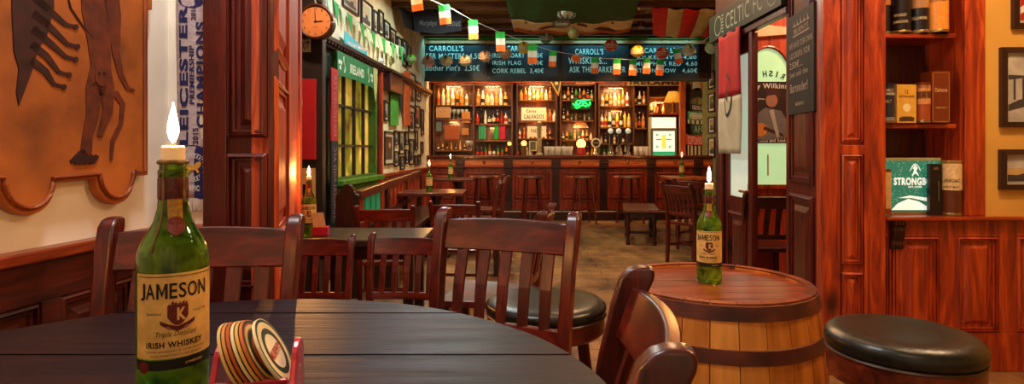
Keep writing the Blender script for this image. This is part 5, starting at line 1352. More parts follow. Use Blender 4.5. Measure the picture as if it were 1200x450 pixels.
# table lamp with shade on the shelf over the fridge
t = thing('shaded_lamp', 'small lamp with yellow shade on the shelf above the fridge', 'lamp', (kx(789), YK+.1, kz(134)))
MB().box(kx(762), kx(795), YK-.19, YK-.001, kz(134)-.022, kz(134)-.001).build('shelf_extension', BARX, kb)
LYY = YK-.09
MB().lathe([(.155, kz(120)), (.08, kz(108))], (kx(787), LYY, 0), 24).build('lamp_shade', plain('shade_yellow', 'd8a040', .7, emit=.9, ecol='d88a28'), t, smooth='full')
MB().lathe([(.06, kz(134)+.002), (.02, kz(133)+.02), (.015, kz(126)), (.02, kz(124)), (.01, kz(116))], (kx(787), LYY, 0), 12).build('lamp_stand', plain('old_brass', 'b07a30'), t, smooth=True)
t = thing('copper_jug', 'copper jug on the fridge top left of the lampshade', 'jug', (kx(796), YK-.05, kz(134)))
MB().lathe([(.05, kz(134)+.001), (.06, kz(133)), (.045, kz(127)), (.03, kz(125)), (.045, kz(122))], (kx(770), LYY, 0), 16).build('body', plain('copper', 'a85a2a', .3, metal=.8), t, smooth=True)
# letters on the cornice: bar name, partly behind the board
yy = YK-.033; t = thing('name_letters', 'dark LAND letters along the cornice over the fridge', 'lettering', (XW(765, yy), yy, ZW(99, yy)))
k_ = Pl((XW(735, yy), yy), (XW(800, yy), yy)); MB().pbox(k_, 0, k_.L, ZW(100.5, yy), ZW(92, yy), -.012, -.002).build('backing', plain('letters_back', '9a7038', .6), t)
g = MB(); text(g, 'IRELAND', lambda a_, c_: k_(*k_.uv(a_, c_), .002), 738, 796, 99.2, 94.2, .05); g.build('lettering', plain('black_print', '0c0c0c'), t)

# scarves and flags right of the back bar
yy = 9.62
def scarfpanel(px0, py0, px1, py1, hx, label, txt=None, ink_='e8d8d0', sag=2, cat='scarf', name='hanging_scarf', stripes=None, dy=0):
    k_ = Pl((XW(px0, yy-dy), yy-dy), (XW(px1, yy-dy), yy-dy)); w_ = lambda a_, b_, e=0: k_(*k_.uv(a_, b_), e)
    t = thing(name, label, cat, tuple(w_((px0+px1)/2, py1)))
    n_ = 10; cv = lambda f: sag*(4*f*(1-f))
    g = MB(); pts = [(px0+(px1-px0)*i/n_, py0+cv(i/n_)) for i in range(n_+1)]+[(px0+(px1-px0)*i/n_, py1+cv(i/n_)) for i in range(n_, -1, -1)]
    g.prism(lambda a_, b_, d: w_(a_, b_, d), pts, 0, .012).build('fabric', plain('sf'+hx, hx, .85, mottle=.15), t)
    if stripes:
        g = MB()
        for a_, b_ in stripes: g.prism(lambda a__, b__, d: w_(a__, b__, d), [(px0+(px1-px0)*a_, py0+cv(a_)), (px0+(px1-px0)*b_, py0+cv(b_)), (px0+(px1-px0)*b_, py1+cv(b_)), (px0+(px1-px0)*a_, py1+cv(a_))], .012, .014)
        g.build('stripes', plain('sf'+ink_, ink_, .85), t)
    if txt:
        g = MB(); text(g, txt, lambda a_, b_: w_(a_, b_+cv((a_-px0)/(px1-px0)), .016), px0+2, px1-2, py1-1.2, py0+1.2, .03); g.build('lettering', plain('sf'+ink_, ink_, .85), t)
scarfpanel(812, 92, 828, 106, 'd8c8a8', 'tricolour flag hanging highest at the right of the bar', None, 'd06020', 0, 'flag', 'hanging_flag', [(.55, .85)])
scarfpanel(809, 107, 826, 118, '3a2418', 'dark brown cap shaped cloth below the tricolour flag', None, sag=-4, cat='cloth', name='dark_cloth')
scarfpanel(809, 121, 828, 128, '2a2838', 'black and white club scarf above the green scarf', 'CELTIC LTD', sag=2)
scarfpanel(806, 130, 827, 140, '2c8a4c', 'green supporters scarf with pale letters right of the fridge', 'HIBERNIAN', sag=1)
scarfpanel(806, 140.2, 827, 144.5, 'c8c0a0', 'pale fringe coloured scarf under the green scarf', None, '2a3a20', 1, stripes=[(.1, .2), (.35, .45), (.6, .7), (.85, .95)])
scarfpanel(811, 145, 827, 156, '24482c', 'dark green scarf between the pale and red scarves', 'AFC', '8aa890', 1)
scarfpanel(804, 157, 827, 169, 'b83a34', 'red scarf lowest in the stack beside the fridge', 'CLIFTONVILLE', 'e0a898', 2)
scarfpanel(806, 170, 829, 184, 'c8b890', 'striped black and cream cloth at the bottom right of the bar', None, '2c2420', 0, stripes=[(.05, .14), (.24, .33), (.43, .52), (.62, .71), (.81, .90)])
st(MB().box(XW(797, 9.7), XW(804, 9.7), 9.7, 9.78, 0, CEIL-.2).build('trim_90', ORANGEW, bevel=.01))
# yellow-lit end wall behind the scarves
far_r = Pl((3.15, 8.6), (3.15, 9.7))
for py0, py1, hx, w_ in ((84, 104, '9ab08a', 'highest'), (109, 131, '5a6a50', 'second from top'), (137, 156, '8a7a50', 'third from top'), (161, 184, 'b09050', 'lowest')):
    picture(far_r, (831, py0, 838.5, py1), 'small dark framed photo on the far right wall strip, ' + w_, hx, 'framed photos on the far right wall')
# menu boards hung above the counter
YS = 8.98
def sx_(px): return XW(px, YS)
def board(px0, px1, label, lines):
    t = thing('chalk_menu_board', label, 'menu board', (sx_((px0+px1)/2), YS, ZW(92, YS)))
    k_ = Pl((sx_(px0), YS), (sx_(px1), YS))
    MB().pbox(k_, 0, k_.L, ZW(92, YS), ZW(51, YS), -.04, 0).build('board', plain('board_teal_black', '0a3440', .5, mottle=.2, scale=2), t)
    MB().ring(k_, 0, k_.L, ZW(92, YS), ZW(51, YS), .022, 0, .012).build('frame', plain('board_frame', '1c1c14', .5), t)
    g = MB()
    for s_, a_, b_, c_, d_ in lines: text(g, s_, lambda u, v: k_(*k_.uv(u, v), .004), a_, b_, d_, c_, .012)
    g.build('lettering', plain('chalk_cyan', 'b4f4ee', .7, emit=.15), t)
board(488, 571.5, 'leftmost menu board over the bar headed with the pub name', [("CARROLL'S", 503, 543, 53.5, 60), ('BEER MASTERS  4,50', 495, 563, 62.5, 70), ("Another Pint's  2,50€", 494, 562, 76, 84)])
board(573, 655.5, 'second menu board over the bar listing Irish drinks', [("CARROLL'S", 594, 628, 53.5, 60), ('IRISH COART   3,50€', 577, 636, 62, 68.5), ('IRISH FLAG    3,40€', 577, 636, 71, 77), ('CORK REBEL  3,40€', 577, 637, 80, 86.5)])
board(657.5, 737.5, 'third menu board over the bar about whiskeys', [("CARROLL'S", 674, 707, 57, 64), ("WHISKEY'S...", 666, 711, 67, 75), ('ASK THE BARKEEPER', 667, 733, 78, 85)])
board(739.5, 819, 'rightmost menu board over the bar listing red ales', [("CARROLL'S", 755, 794, 56, 62), ('KILKENNY    4,80', 747, 816, 65, 70), ("MURPHY'S RED  4,60", 745, 817, 72, 78), ('STRONGBOW   4,60€', 745, 817, 80, 86)])
st(MB().box(sx_(486), sx_(835), 9.03, 9.12, ZW(93, 9.1), CEIL).build('trim_91', DARKX))
st(MB().box(sx_(486), sx_(830), 8.94, 9.03, ZW(95.5, 9), ZW(92.4, 9)).build('trim_92', plain('moss_dark', '1c2c20', .5), bevel=.004))

# ================================================================== BAR STOOLS
def bar_stool(x, y, rz, label):
    t = thing('bar_stool', label, 'bar stool', (x, y, 0), rz)
    z = .715; r = .165
    MB().lathe([(r*.93, z-.04), (r, z-.032), (r, z-.008), (r*.96, z), (.002, z-.004)], (0, 0, 0), 28).build('seat', wood('stool_seat', '3a1a0c', '6a3a20', '8a5430', .35, axis='X', coat=.5), t, wld=False, smooth=True)
    for q in range(4):
        a = q*PI/2+PI/4; c, s = math.cos(a), math.sin(a)
        MB().tube([(c*r*.72, s*r*.72, z-.035), (c*r*.95, s*r*.95, z*.5), (c*r*1.22, s*r*1.22, 0)], [.020, .021, .016], 8).build('leg', CHAIRW, t, wld=False, smooth=True)
    for zz_, k in ((.18, 1.12), (.34, 1.03)):
        for q in range(4):
            a = q*PI/2+PI/4; b_ = a+PI/2; MB().tube([(math.cos(a)*r*k, math.sin(a)*r*k, zz_), (math.cos(b_)*r*k, math.sin(b_)*r*k, zz_)], .009, 6).build('rung', CHAIRW, t, wld=False, smooth=True)
    return t
for px, w_, rz in ((567, 'leftmost wooden bar stool, beside the ladder-back chair', .3), (623.5, 'second wooden bar stool from the left', .1), (684, 'wooden bar stool right of the bar centre', .25), (738, 'rightmost wooden bar stool, beside the low bench', .5)):
    bar_stool(XW(px, 8.75), 8.72, rz, w_ + ' at the counter')

# ================================================================== MIDDLE DISTANCE TABLES AND CHAIRS
def rect_table(x0, x1, y0, y1, z, label, mt=None, th=.035, name='pub_table', ped=False):
    t = thing(name, label, 'table', ((x0+x1)/2, (y0+y1)/2, 0))
    MB().box(x0, x1, y0, y1, z-th, z).build('tabletop', mt or DARKX, t, bevel=.006)
    if ped:
        xc, yc = (x0+x1)/2+.06, (y0+y1)/2
        MB().lathe([(.05, .04), (.03, .10), (.03, z*.55), (.045, z*.85), (.08, z-th-.001)], (xc, yc, 0), 14).build('pedestal', DARKW, t, smooth=True)
        for q in range(4):
            a = q*PI/2+PI/4; MB().bar((xc, yc, .07), (xc+.2*math.cos(a), yc+.2*math.sin(a), .022), .045, .04).build('foot', DARKW, t, bevel=.004)
        return t
    w = .05
    for X in (x0+.05, x1-.05-w):
        for Y in (y0+.04, y1-.04-w): MB().box(X, X+w, Y, Y+w, 0, z-th).build('leg', DARKW, t, bevel=.004)
    g = MB(); g.ring(lambda u, v, d: Vector((u, v, d)), x0+.06, x1-.06, y0+.05, y1-.05, .02, z-th-.07, z-th); g.build('apron', DARKX, t)
    return t
G2 = wood('table_greenish', '140c08', '33261a', '5a4626', .3, axis='X', coat=.3)
rect_table(XW(338, 2.9)+.06, XW(500, 3.0), 2.84, 3.30, T2Z, 'dark rectangular table with a candle bottle beside the left pillar', G2)
# menu stand and red box on that table
t = thing('table_box', 'small red box holding cream cards beside the second candle bottle', 'box', (XW(375, 3.0), 3.0, T2Z+.001), .1)
MB().box(-.035, .045, -.03, .03, 0, .045).build('box', plain('red_plastic', 'b0182a'), t, bevel=.004, wld=False)
for i in range(3): MB().prism(lambda a_, b_, d: Vector((a_, -.012+.012*i+d, b_)), [(-.03+.008*i, .03), (.012+.008*i, .03), (-.002+.008*i, .115), (-.04+.008*i, .115)], 0, .003).build('card', plain('card_cream', 'd8a86a'), t, wld=False)
make_chair('pub_chair', 'small dark slat-back chair in front of the table by the left pillar', loc=(XW(378, 2.70)-.02, 2.62, 0), rz=math.radians(3), sc=.79)
make_chair('pub_chair', 'small dark slat-back chair just left of the big central chair post', loc=(XW(478, 2.70), 2.60, 0), rz=math.radians(-5), sc=.80)
make_chair('pub_chair', 'mahogany chair behind the left dark table, near the bench', loc=(XW(456, 3.80), 3.72, 0), rz=math.radians(184), sc=.84)
make_chair('pub_chair', 'mahogany chair directly behind the central chair, facing the bar', loc=(XW(535, 4.25), 4.2, 0), rz=math.radians(176), sc=.82)
make_chair('pub_chair', 'chair seen edge-on whose post pokes above the central chair rail', loc=(XW(637, 2.72)-.06, 2.72, 0), rz=math.radians(-100), sc=.93)
# round tables with bottles, left
def round_table(x, y, r, z, label):
    t = thing('round_table', label, 'table', (x, y, 0))
    MB().lathe([(r*.97, z-.035), (r, z-.028), (r, z-.005), (r*.985, z), (.002, z)], (x, y, 0), 40).build('tabletop', CHAIRX, t, smooth=True)
    MB().lathe([(.05, .05), (.035, .12), (.035, z*.5), (.045, z*.8), (.12, z-.034)], (x, y, 0), 14).build('pedestal', DARKW, t, smooth=True)
    for q in range(4):
        a = q*PI/2+.5; MB().bar((x+.03*math.cos(a), y+.03*math.sin(a), .08), (x+r*.8*math.cos(a), y+r*.8*math.sin(a), .025), .045, .05).build('foot', DARKW, t, bevel=.004)
rect_table(XW(463, 6.0), XW(545, 6.0), 5.75, 6.35, T3Z, 'small mahogany table with a candle bottle along the left bench', CHAIRX, ped=True)
rect_table(XW(505, 7.6), XW(556, 7.6), 7.42, 7.95, T4Z, 'small table with a candle bottle before the left end of the bar', CHAIRX, ped=True)
rect_table(XW(783, 7.6), XW(828, 7.6), 7.35, 7.95, T4Z+.02, 'small table with a candle bottle at the right before the bar', ORANGEW)
make_chair('ladder_chair', 'wooden chair seen sideways left of the first bar stool', loc=(XW(586, 6.9), 6.9, 0), rz=math.radians(-80), sc=.90)
make_chair('pub_chair', 'chair pulled up to the candle table along the left bench', loc=(XW(545, 6.1)+.30, 6.05, 0), rz=math.radians(-88), sc=.86)
# light wooden low table top in the centre left
rect_table(XW(553, 5.2), XW(592, 5.2), 5.0, 5.35, ZW(264, 5.2), 'low orange wooden table behind the central chair', ORANGEW, .025, 'low_table')
# right group
make_chair('pub_chair', 'slat-back armchair nearest the low bench on the right', loc=(1.62, 5.55, 0), rz=math.radians(120), sc=.88, arms=True, slats=6)
make_chair('pub_chair', 'armchair behind the slat-back armchair on the right', loc=(1.98, 6.35, 0), rz=math.radians(140), sc=.88, arms=True, slats=6)
make_chair('pub_chair', 'rounded armchair beside the far right candle table', loc=(2.62, 6.75, 0), rz=math.radians(150), sc=.92, arms=True)
t = thing('low_bench', 'low dark wooden bench with turned legs right of the open floor', 'bench', (XW(752, 6.95), 7.05, 0), math.radians(-10))
MB().box(-.20, .20, -.42, .42, .385, .42).build('seat', wood('bench_seat', '3a1c10', '6a3a22', '8f5a38', .3, axis='Y', coat=.4), t, bevel=.006, wld=False)
MB().box(-.16, .16, -.36, .36, .32, .385).build('apron', DARKX, t, wld=False)
for s in (-1, 1):
    for q in (-1, 1): MB().lathe([(.022, 0), (.028, .03), (.018, .06), (.030, .16), (.018, .24), (.028, .28), (.030, .385)], (s*.15, q*.34, 0), 12).build('leg', DARKW, t, wld=False, smooth=True)
g = MB(); g.bar((-.15, 0, .10), (.15, 0, .10), .03, .03)
for s in (-1, 1): g.bar((s*.15, -.34, .10), (s*.15, .34, .10), .03, .03)
g.build('stretcher', DARKW, t, wld=False)
# chair in the side room
make_chair('pub_chair', 'dark slat-back chair seen through the right doorway', loc=(XW(898, 4.10), 4.04, 0), rz=math.radians(176), sc=.90, slats=4, wood_=DARKW, woodx=DARKX)

# settle bench along the left wall
t = thing('settle_bench', 'long dark wooden settle with rounded end along the left wall', 'bench', (LDX(6)+.3, 6.0, 0))
ye, yf_ = 4.30, 7.2; pe = P(407, 260, ye)
xe = XW(407, ye)
zt_e = ZW(219, ye)
en = [(-.14, 0), (.14, 0), (.14, .60), (.14, .70)]
x_l, x_r = XW(393, ye), XW(420, ye)
ep = [(x_l, 0), (x_r, 0), (x_r, zt_e-.06), (x_r-.02, zt_e-.05)]
cxx = (x_l+x_r)/2; rr_ = (x_r-x_l)*.30
ep += [(cxx+rr_*math.cos(q*PI/8), zt_e-.03+rr_*math.sin(q*PI/8)) for q in range(9)]+[(x_l+.02, zt_e-.05), (x_l, zt_e-.06)]
MB().prism(lambda a_, b_, d: Vector((a_, ye+d, b_)), ep, 0, .04).build('end_panel', DARKW, t, bevel=.005)
ra, rb = Vector((XW(419, ye+.06), ye+.06, ZW(229, ye+.06))), Vector((XW(492, yf_), yf_, ZW(202, yf_)))
MB().bar(ra, rb, .05, .07).build('back_rail', CHAIRW, t, bevel=.006)
lo = MB(); lo.bar(ra+Vector((0, 0, -.24)), rb+Vector((0, 0, -.26)), .045, .06); lo.build('lower_rail', CHAIRW, t, bevel=.004)
for k in range(16):
    f0 = (k+.15)/16; f1 = (k+.85)/16; p0, p1 = ra.lerp(rb, f0), ra.lerp(rb, f1)
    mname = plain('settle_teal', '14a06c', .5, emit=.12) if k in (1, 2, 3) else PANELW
    g = MB(); g.add([p0+Vector((e_, 0, z)) for z in (-.22, -.03) for e_ in (-.01, .01)]+[p1+Vector((e_, 0, z)) for z in (-.22, -.03) for e_ in (-.01, .01)], [(0, 1, 3, 2), (4, 6, 7, 5), (0, 4, 5, 1), (2, 3, 7, 6), (0, 2, 6, 4), (1, 5, 7, 3)])
    g.build('back_slat', mname, t)
MB().prism(lambda a_, b_, d: Vector((a_, b_, d)), [(ra.x, ra.y), (rb.x, rb.y), (rb.x+.30, rb.y), (ra.x+.30, ra.y)], .38, .42).build('seat', DARKW, t, bevel=.005)
for f0 in (.05, .5, .95):
    p0 = ra.lerp(rb, f0); MB().box(p0.x-.02+.04, p0.x+.28, p0.y-.02, p0.y+.02, 0, .38).build('support', DARKW, t)
for f0 in (.33, .66, .985):
    p0 = ra.lerp(rb, f0); MB().box(p0.x-.03, p0.x+.03, p0.y-.025, p0.y+.025, 0, p0.z-.02).build('back_post', DARKW, t)

# ================================================================== WALL PICTURES LEFT
pics = [((478, 86, 485.5, 125), 'tall orange framed photo high on the white picture wall', 'd88a3c'),
        ((486.5, 96, 492, 118), 'narrow framed photo right of the orange one', 'c8b070'),
        ((478, 131, 484.5, 155), 'red toned framed photo under the orange one', '8f3a2a'),
        ((449, 118, 454, 142), 'narrow black framed photo beside the window post', '8f8a78'),
        ((449.5, 154, 460.5, 193), 'large dark brown framed picture low by the window post', '5a2814'),
        ((461, 153, 465.5, 170), 'small framed photo at top left of the cluster', 'a09880'),
        ((467, 154, 472.8, 181), 'tall framed photo in the cluster beside the brown picture', '8a8a78'),
        ((473.8, 154, 477.4, 170), 'small framed photo in the middle of the cluster top row', 'c0a878'),
        ((461, 177, 466, 195), 'small framed photo at lower left of the cluster', '9a9480'),
        ((468, 183, 472.6, 199), 'lowest framed photo of the cluster', '6a6a5c'),
        ((474, 175, 477.6, 192), 'small framed photo right of the lowest one', 'a8a088'),
        ((478.7, 163, 483.8, 193), 'tall narrow framed photo in the lower right cluster', '7a6a58'),
        ((485, 182, 488, 194), 'tiny framed photo near the end of the wall, lower row', 'b0a890'),
        ((488.8, 181, 491.8, 193), 'tiny framed photo last in the lower row', '98907c'),
        ((485.5, 124, 491, 150), 'framed photo with red figure near the end of the wall', 'b84a30'),
        ((485.5, 153, 488.5, 176), 'slim framed photo above the tiny ones', 'c8b898'),
        ((492.2, 166, 494.8, 180), 'last small framed photo before the bar corner', 'b8a070'),
        ((492.6, 128, 495.4, 158), 'tall slim framed photo at the bar corner', '8a7a60'),
        ((422, 2, 435, 34), 'biggest pale framed photo above the pennant string', 'b0b8a0'),
        ((436.3, 13, 441.5, 38), 'framed caricature next to the biggest pale photo', 'c8c0a8'),
        ((442.6, 13, 448, 41), 'narrow framed photo third above the pennant string', '8a8a78'),
        ((448.8, 25, 455.5, 46), 'square framed photo fourth above the pennant string', '6a8a98'),
        ((456, 34, 462.5, 54), 'square framed photo fifth above the pennant string', '7a4a3a'),
        ((464.5, 44, 469.5, 68), 'framed photo sixth above the pennant string', '8a9a88'),
        ((470.8, 47, 475.4, 78), 'tall framed photo left of the green helmet', '5a6a5a'),
        ((476.5, 54, 480.8, 78), 'framed photo right of the green helmet', 'a09878'),
        ((400, -12, 419, 13), 'framed landscape over the clock shelf, cut by the top', 'a8a890')]
for r_, lb, hx in pics: picture(deep, r_, lb, hx, 'framed pictures on the left wall')
def wallcloth(px0, py0, px1, py1, hx, lb, name, pts=None, txt=None, ink_='e8d8d0'):
    t = thing(name, lb, 'banner', tuple(deep(*deep.uv((px0+px1)/2, py1), .02)))
    w_ = lambda a_, b_, d: deep(*deep.uv(a_, b_), .03+d)
    MB().prism(w_, pts or [(px0, py0), (px1, py0), (px1, py1), (px0, py1)], -.004, .004).build('cloth', plain('wc'+hx, hx, .8, mottle=.15), t)
    if txt: g = MB(); text(g, txt, lambda a_, b_: w_(b_, a_, .006), py1-3, py0+3, px0+1.5, px1-1.5, .02); g.build('lettering', plain('sf'+ink_, ink_, .85), t)
wallcloth(454.8, 110, 464, 147, '4a9a34', 'green cloth banner on the white picture wall', 'green_banner')
wallcloth(470.5, 83, 478, 147, 'd0602c', 'orange cloth banner on the white picture wall', 'orange_banner')
wallcloth(464, 92, 471, 140, '2c2c24', 'dark pointed pennant between green and orange banners', 'dark_pennant', [(463.5, 92), (471.5, 96), (467.5, 138)])
t = thing('wall_lantern', 'dark square wooden lantern beside the green banner', 'lantern', tuple(deep(du(455.5), ZW(109, 6.8), .01)))
u0, u1, z0, z1 = deep.rect(447.5, 88, 463, 109); MB().pbox(deep, u0, u1, z0, z1, .002, .10).build('body', DARKW, t, bevel=.01)
MB().pbox(deep, u0-.03, u1+.03, z1, z1+.03, .002, .13).build('cap', DARKW, t, bevel=.006)
t = thing('turquoise_scarf', 'turquoise scarf with pale shapes lying on the moulding shelf', 'scarf', tuple(deep(du(411), 2.04, .03)))
w_ = lambda a_, b_, d: deep(*deep.uv(a_, b_), .05+d)
MB().prism(w_, [(397, 36), (424, 60), (424, 66), (399, 54), (397, 50)], -.004, .004).build('cloth', plain('scarf_turquoise', '4ab0b8', .8), t)
g = MB()
text(g, 'WILLKOMMEN', lambda a_, b_: w_(a_, b_+(a_-398)*.42, .006), 400, 422, 51, 47, .03); g.build('lettering', plain('sf'+'e8d8d0', 'e8d8d0', .8), t)

# triangular pennants on the left wall
A = P(371, -10, 4.8); B = P(466, 56, 6.9)
def cat3(A, B, f, sag): p = A.lerp(B, f); p.z -= sag*4*f*(1-f); return p
st_ = thing('pennant_string', 'string of green and white triangular pennants along the left wall', 'bunting', tuple(A))
g = MB(); g.tube([cat3(A, B, i/24, .06)+Vector((.06, 0, 0)) for i in range(25)], .004, 5); g.build('cord', plain('cord_pale', 'c8d0b0', .8), st_)
NP = 14
for i in range(NP):
    f0, f1 = (i+.1)/NP, (i+.85)/NP; p0 = cat3(A, B, f0, .06)+Vector((.062, 0, 0)); p1 = cat3(A, B, f1, .06)+Vector((.062, 0, 0)); pm = (p0+p1)/2+Vector((.02, 0, -.20))
    g = MB(); e_ = Vector((.004, 0, 0)); g.add([p0, p1, pm, p0+e_, p1+e_, pm+e_], [(0, 1, 2), (5, 4, 3), (0, 3, 4, 1), (1, 4, 5, 2), (2, 5, 3, 0)])
    g.build('pennant', plain('pennant_green', '1f9a48', .8) if i % 2 else plain('pennant_white', 'b8d0a8', .8), st_)

# string of small Irish flags across the room
fl_px = [(487, 5, 6.0), (520, 20, 6.4), (554, 36, 6.9), (586, 50, 7.35), (624, 64, 7.8), (648, 71, 8.0), (697, 77, 8.3), (723, 77, 8.4), (742, 79, 8.45), (758, 76, 8.45), (774, 79, 8.5), (792, 66, 8.3)]
def spt(px):
    ks = [(470, -18, 5.8), (505, 0, 6.2), (530, 10.5, 6.5), (554, 24, 6.9), (586, 38, 7.35), (624, 52.5, 7.8), (648, 60, 8.0), (697, 68, 8.3), (723, 69, 8.4), (742, 70, 8.45), (758, 68, 8.45), (774, 70, 8.5), (792, 57, 8.3), (822, 50, 8.0), (835, 40, 7.8)]
    for a, b_ in zip(ks[:-1], ks[1:]):
        if a[0] <= px <= b_[0]:
            f = (px-a[0])/(b_[0]-a[0]); return P(px, a[1]+(b_[1]-a[1])*f, a[2]+(b_[2]-a[2])*f)
    return P(*ks[-1])
sg = thing('flag_string', 'thin white cord strung across the room for the small Irish flags', 'string', tuple(spt(600)))
g = MB(); g.tube([spt(470+i*365/60) for i in range(61)], .004, 5); g.build('cord', plain('cord_white', 'd8dcd0', .7, emit=.08), sg)
words = ['nearest, at the top left', 'second from the left end', 'third, over the first menu board', 'fourth, at the edge of the first menu board', 'on the second menu board', 'at the right edge of the second menu board', 'on the third menu board, left', 'on the third menu board, right', 'between third and fourth menu boards', 'on the fourth menu board, left', 'drooping lowest on the fourth menu board', 'hung higher on the fourth menu board']
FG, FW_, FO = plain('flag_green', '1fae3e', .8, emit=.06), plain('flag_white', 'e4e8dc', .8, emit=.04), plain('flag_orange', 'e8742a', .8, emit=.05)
for i, (px, py, Y) in enumerate(fl_px):
    s_ = F/Y; w = (13.5 if i < 2 else 11 if i < 5 else 8.6)/s_; h_ = (23 if i < 3 else 23 if i < 5 else 19)/s_
    top_ = spt(px); tl = [-.13, -.11, -.05, -.05, 0, .05, 0, 0, .04, .03, .08, -.25][i]
    t = thing('irish_flag', 'small green white and orange flag ' + words[i], 'flag', tuple(top_), 0, 'small flags on the string')
    for j, (nm, mt_) in enumerate((('green_band', FG), ('white_band', FW_), ('orange_band', FO))):
        g = MB(); secs = []
        for k in range(7):
            u = -w/2+w*k/6; a_ = h_*j/3; b_ = h_*(j+1)/3; wv = .008*math.sin(k*1.1+i)
            pt_ = lambda z, d: top_+Vector((0, 0, .008))+Vector((u*math.cos(tl)-z*math.sin(tl)*.9, wv+d, -z*math.cos(tl)-u*math.sin(tl)*.9))
            secs.append([pt_(a_, 0), pt_(b_, 0), pt_(b_, .003), pt_(a_, .003)])
        g.sweep(secs).build(nm, mt_, t, smooth=True)
# loose orange scrap on the third board
t = thing('orange_scrap', 'crumpled orange flag scrap hanging on the third menu board', 'flag', tuple(P(675, 72, 8.3)))
MB().prism(lambda a_, b_, d: P(a_, b_, 8.3+d), [(669, 66), (676, 63), (681, 68), (678, 74), (671, 71)], 0, .004).build('cloth', FO, t)

# hanging mini helmets
hel = [(502, 72, 8.5, 'd8b8a8', 'b02020', 'with a red stripe, lowest left before the first menu board'), (523, 71, 8.5, 'b8d8b0', '4a7a50', 'pale green, second before the first menu board'), (545, 71, 8.5, 'b8d0b8', '3a5a50', 'pale green, third before the first menu board'),
       (568.5, 66, 8.4, 'c8b090', '7a5a30', 'tan, between first and second menu boards'), (592, 62, 8.4, 'c88a5a', '7a3a1a', 'orange brown, over the second menu board'), (614, 56, 8.3, 'd8c020', '8a8a10', 'yellow, over the second menu board'),
       (640, 44, 8.2, '3a7a5a', 'b8d0b8', 'dark green with white saltire'), (716, 53, 8.3, 'b02a28', 'd8c0b0', 'red and white, over the third menu board'), (747, 60, 8.3, 'e0b828', '8a6a10', 'bright yellow, over the fourth menu board'),
       (776, 62, 8.3, 'b83830', 'e0d0b8', 'red with white stripe on the fourth menu board'), (807, 59, 8.2, 'c8e0b8', '5a8a5a', 'pale green at the right of the menu boards'), (834, 56, 7.6, '9ad0a0', '4a7a50', 'green, rightmost near the jersey door'),
       (442, 73, 6.5, 'c8d8e0', '3a6ab0', 'blue and white on the left moulding'), (456, 71, 6.9, 'd0c880', '2a8a50', 'green and gold on the left moulding'), (482, 69, 7.6, '5ac040', '1a6a2a', 'bright green near the wall corner'), (469, 60, 7.4, 'b8c8c0', '4a5a58', 'grey by the wall corner')]
for px, py, Y, h1, h2, lb in hel:
    c = P(px, py, Y); r = 7.2/F*Y*(1.05 if px < 480 or px > 600 else 1)
    if px in (469, 482, 456): r *= .8
    t = thing('mini_helmet', 'small sports helmet ornament, ' + lb, 'ornament', tuple(c), 0, 'helmet ornaments')
    MB().ball((0, 0, 0), r, r*1.1, r*.95, 14).build('shell', plain('hs'+h1, h1, .3, coat=.4, emit=.04), t, wld=False, smooth='full')
    g = MB()
    for k in (-1, 0, 1): g.tube([(r*1.06*math.sin(q*PI/8-PI/2), -r*1.16*math.cos(q*PI/8-PI/2), r*(-.2+.26*k)+r*.05*math.cos(q)) for q in range(9)], r*.07, 5)
    g.tube([(0, -r*1.18, -r*.5), (0, -r*1.2, r*.1)], r*.07, 5); g.build('face_guard', plain('guard_pale', 'b8b8a8', .4), t, wld=False)
    MB().sweep([[(x_, r*1.12*math.cos(a)*1.0, r*.98*math.sin(a)) for x_ in (-r*.2, r*.2)]+[(x_, r*1.08*math.cos(a), r*.94*math.sin(a)) for x_ in (r*.2, -r*.2)] for a in [q*PI/12 for q in range(13)]]).build('stripe', plain('hs'+h2, h2, .4), t, wld=False)
    if px > 480: MB().tube([(0, 0, r*.95), (0, 0, max(r*1.1, 2.80-c.z))], .003, 4).build('hanging_cord', plain('cord_dark', '3a3428', .8), t, wld=False)

# ================================================================== CEILING CLOTHS AND PICTURES
def draped(name, label, quad, bands, sag, n1=24, n2=18):
    """quad: four corner points (near-left, near-right, far-right, far-left)"""
    t = thing(name, label, 'flag', tuple(quad[0]))
    nl, nr_, fr_, fl_ = [Vector(q) for q in quad]
    def pt_(u, v):
        p = nl.lerp(nr_, u).lerp(fl_.lerp(fr_, u), v); p.z -= sag*4*u*(1-u)*(.35+.65*4*v*(1-v))+.012*math.sin(u*26+v*4); return p
    for nm, v0, v1, mt_, ax_ in bands:
        g = MB(); n_ = n1
        if ax_ == 'v': g.add([pt_(i/n1, v0+(v1-v0)*j/6) for i in range(n1+1) for j in range(7)], [(i*7+j, (i+1)*7+j, (i+1)*7+j+1, i*7+j+1) for i in range(n1) for j in range(6)])
        else: g.add([pt_(v0+(v1-v0)*i/6, j/n2) for i in range(7) for j in range(n2+1)], [(i*(n2+1)+j, (i+1)*(n2+1)+j, (i+1)*(n2+1)+j+1, i*(n2+1)+j+1) for i in range(6) for j in range(n2)])
        o = g.build(nm, mt_, t, smooth='full'); s_ = o.modifiers.new('t', 'SOLIDIFY'); s_.thickness = .004
    return t, pt_
t, pt_ = draped('ceiling_flag', 'big green white and orange flag sagging under the ceiling at the centre', [(XW(590, 6.4), 6.4, 2.85), (XW(752, 6.4), 6.4, 2.85), (XW(738, 8.0), 8.0, 2.72), (XW(603, 8.0), 8.0, 2.72)],
       [('green_band', 0, .62, plain('bigflag_green', '2c6236', .85), 'v'), ('cream_band', .62, .88, plain('bigflag_cream', 'e4d6b0', .85), 'v'), ('orange_band', .88, 1, plain('bigflag_orange', 'b8602c', .85), 'v')], .06)
g = MB()
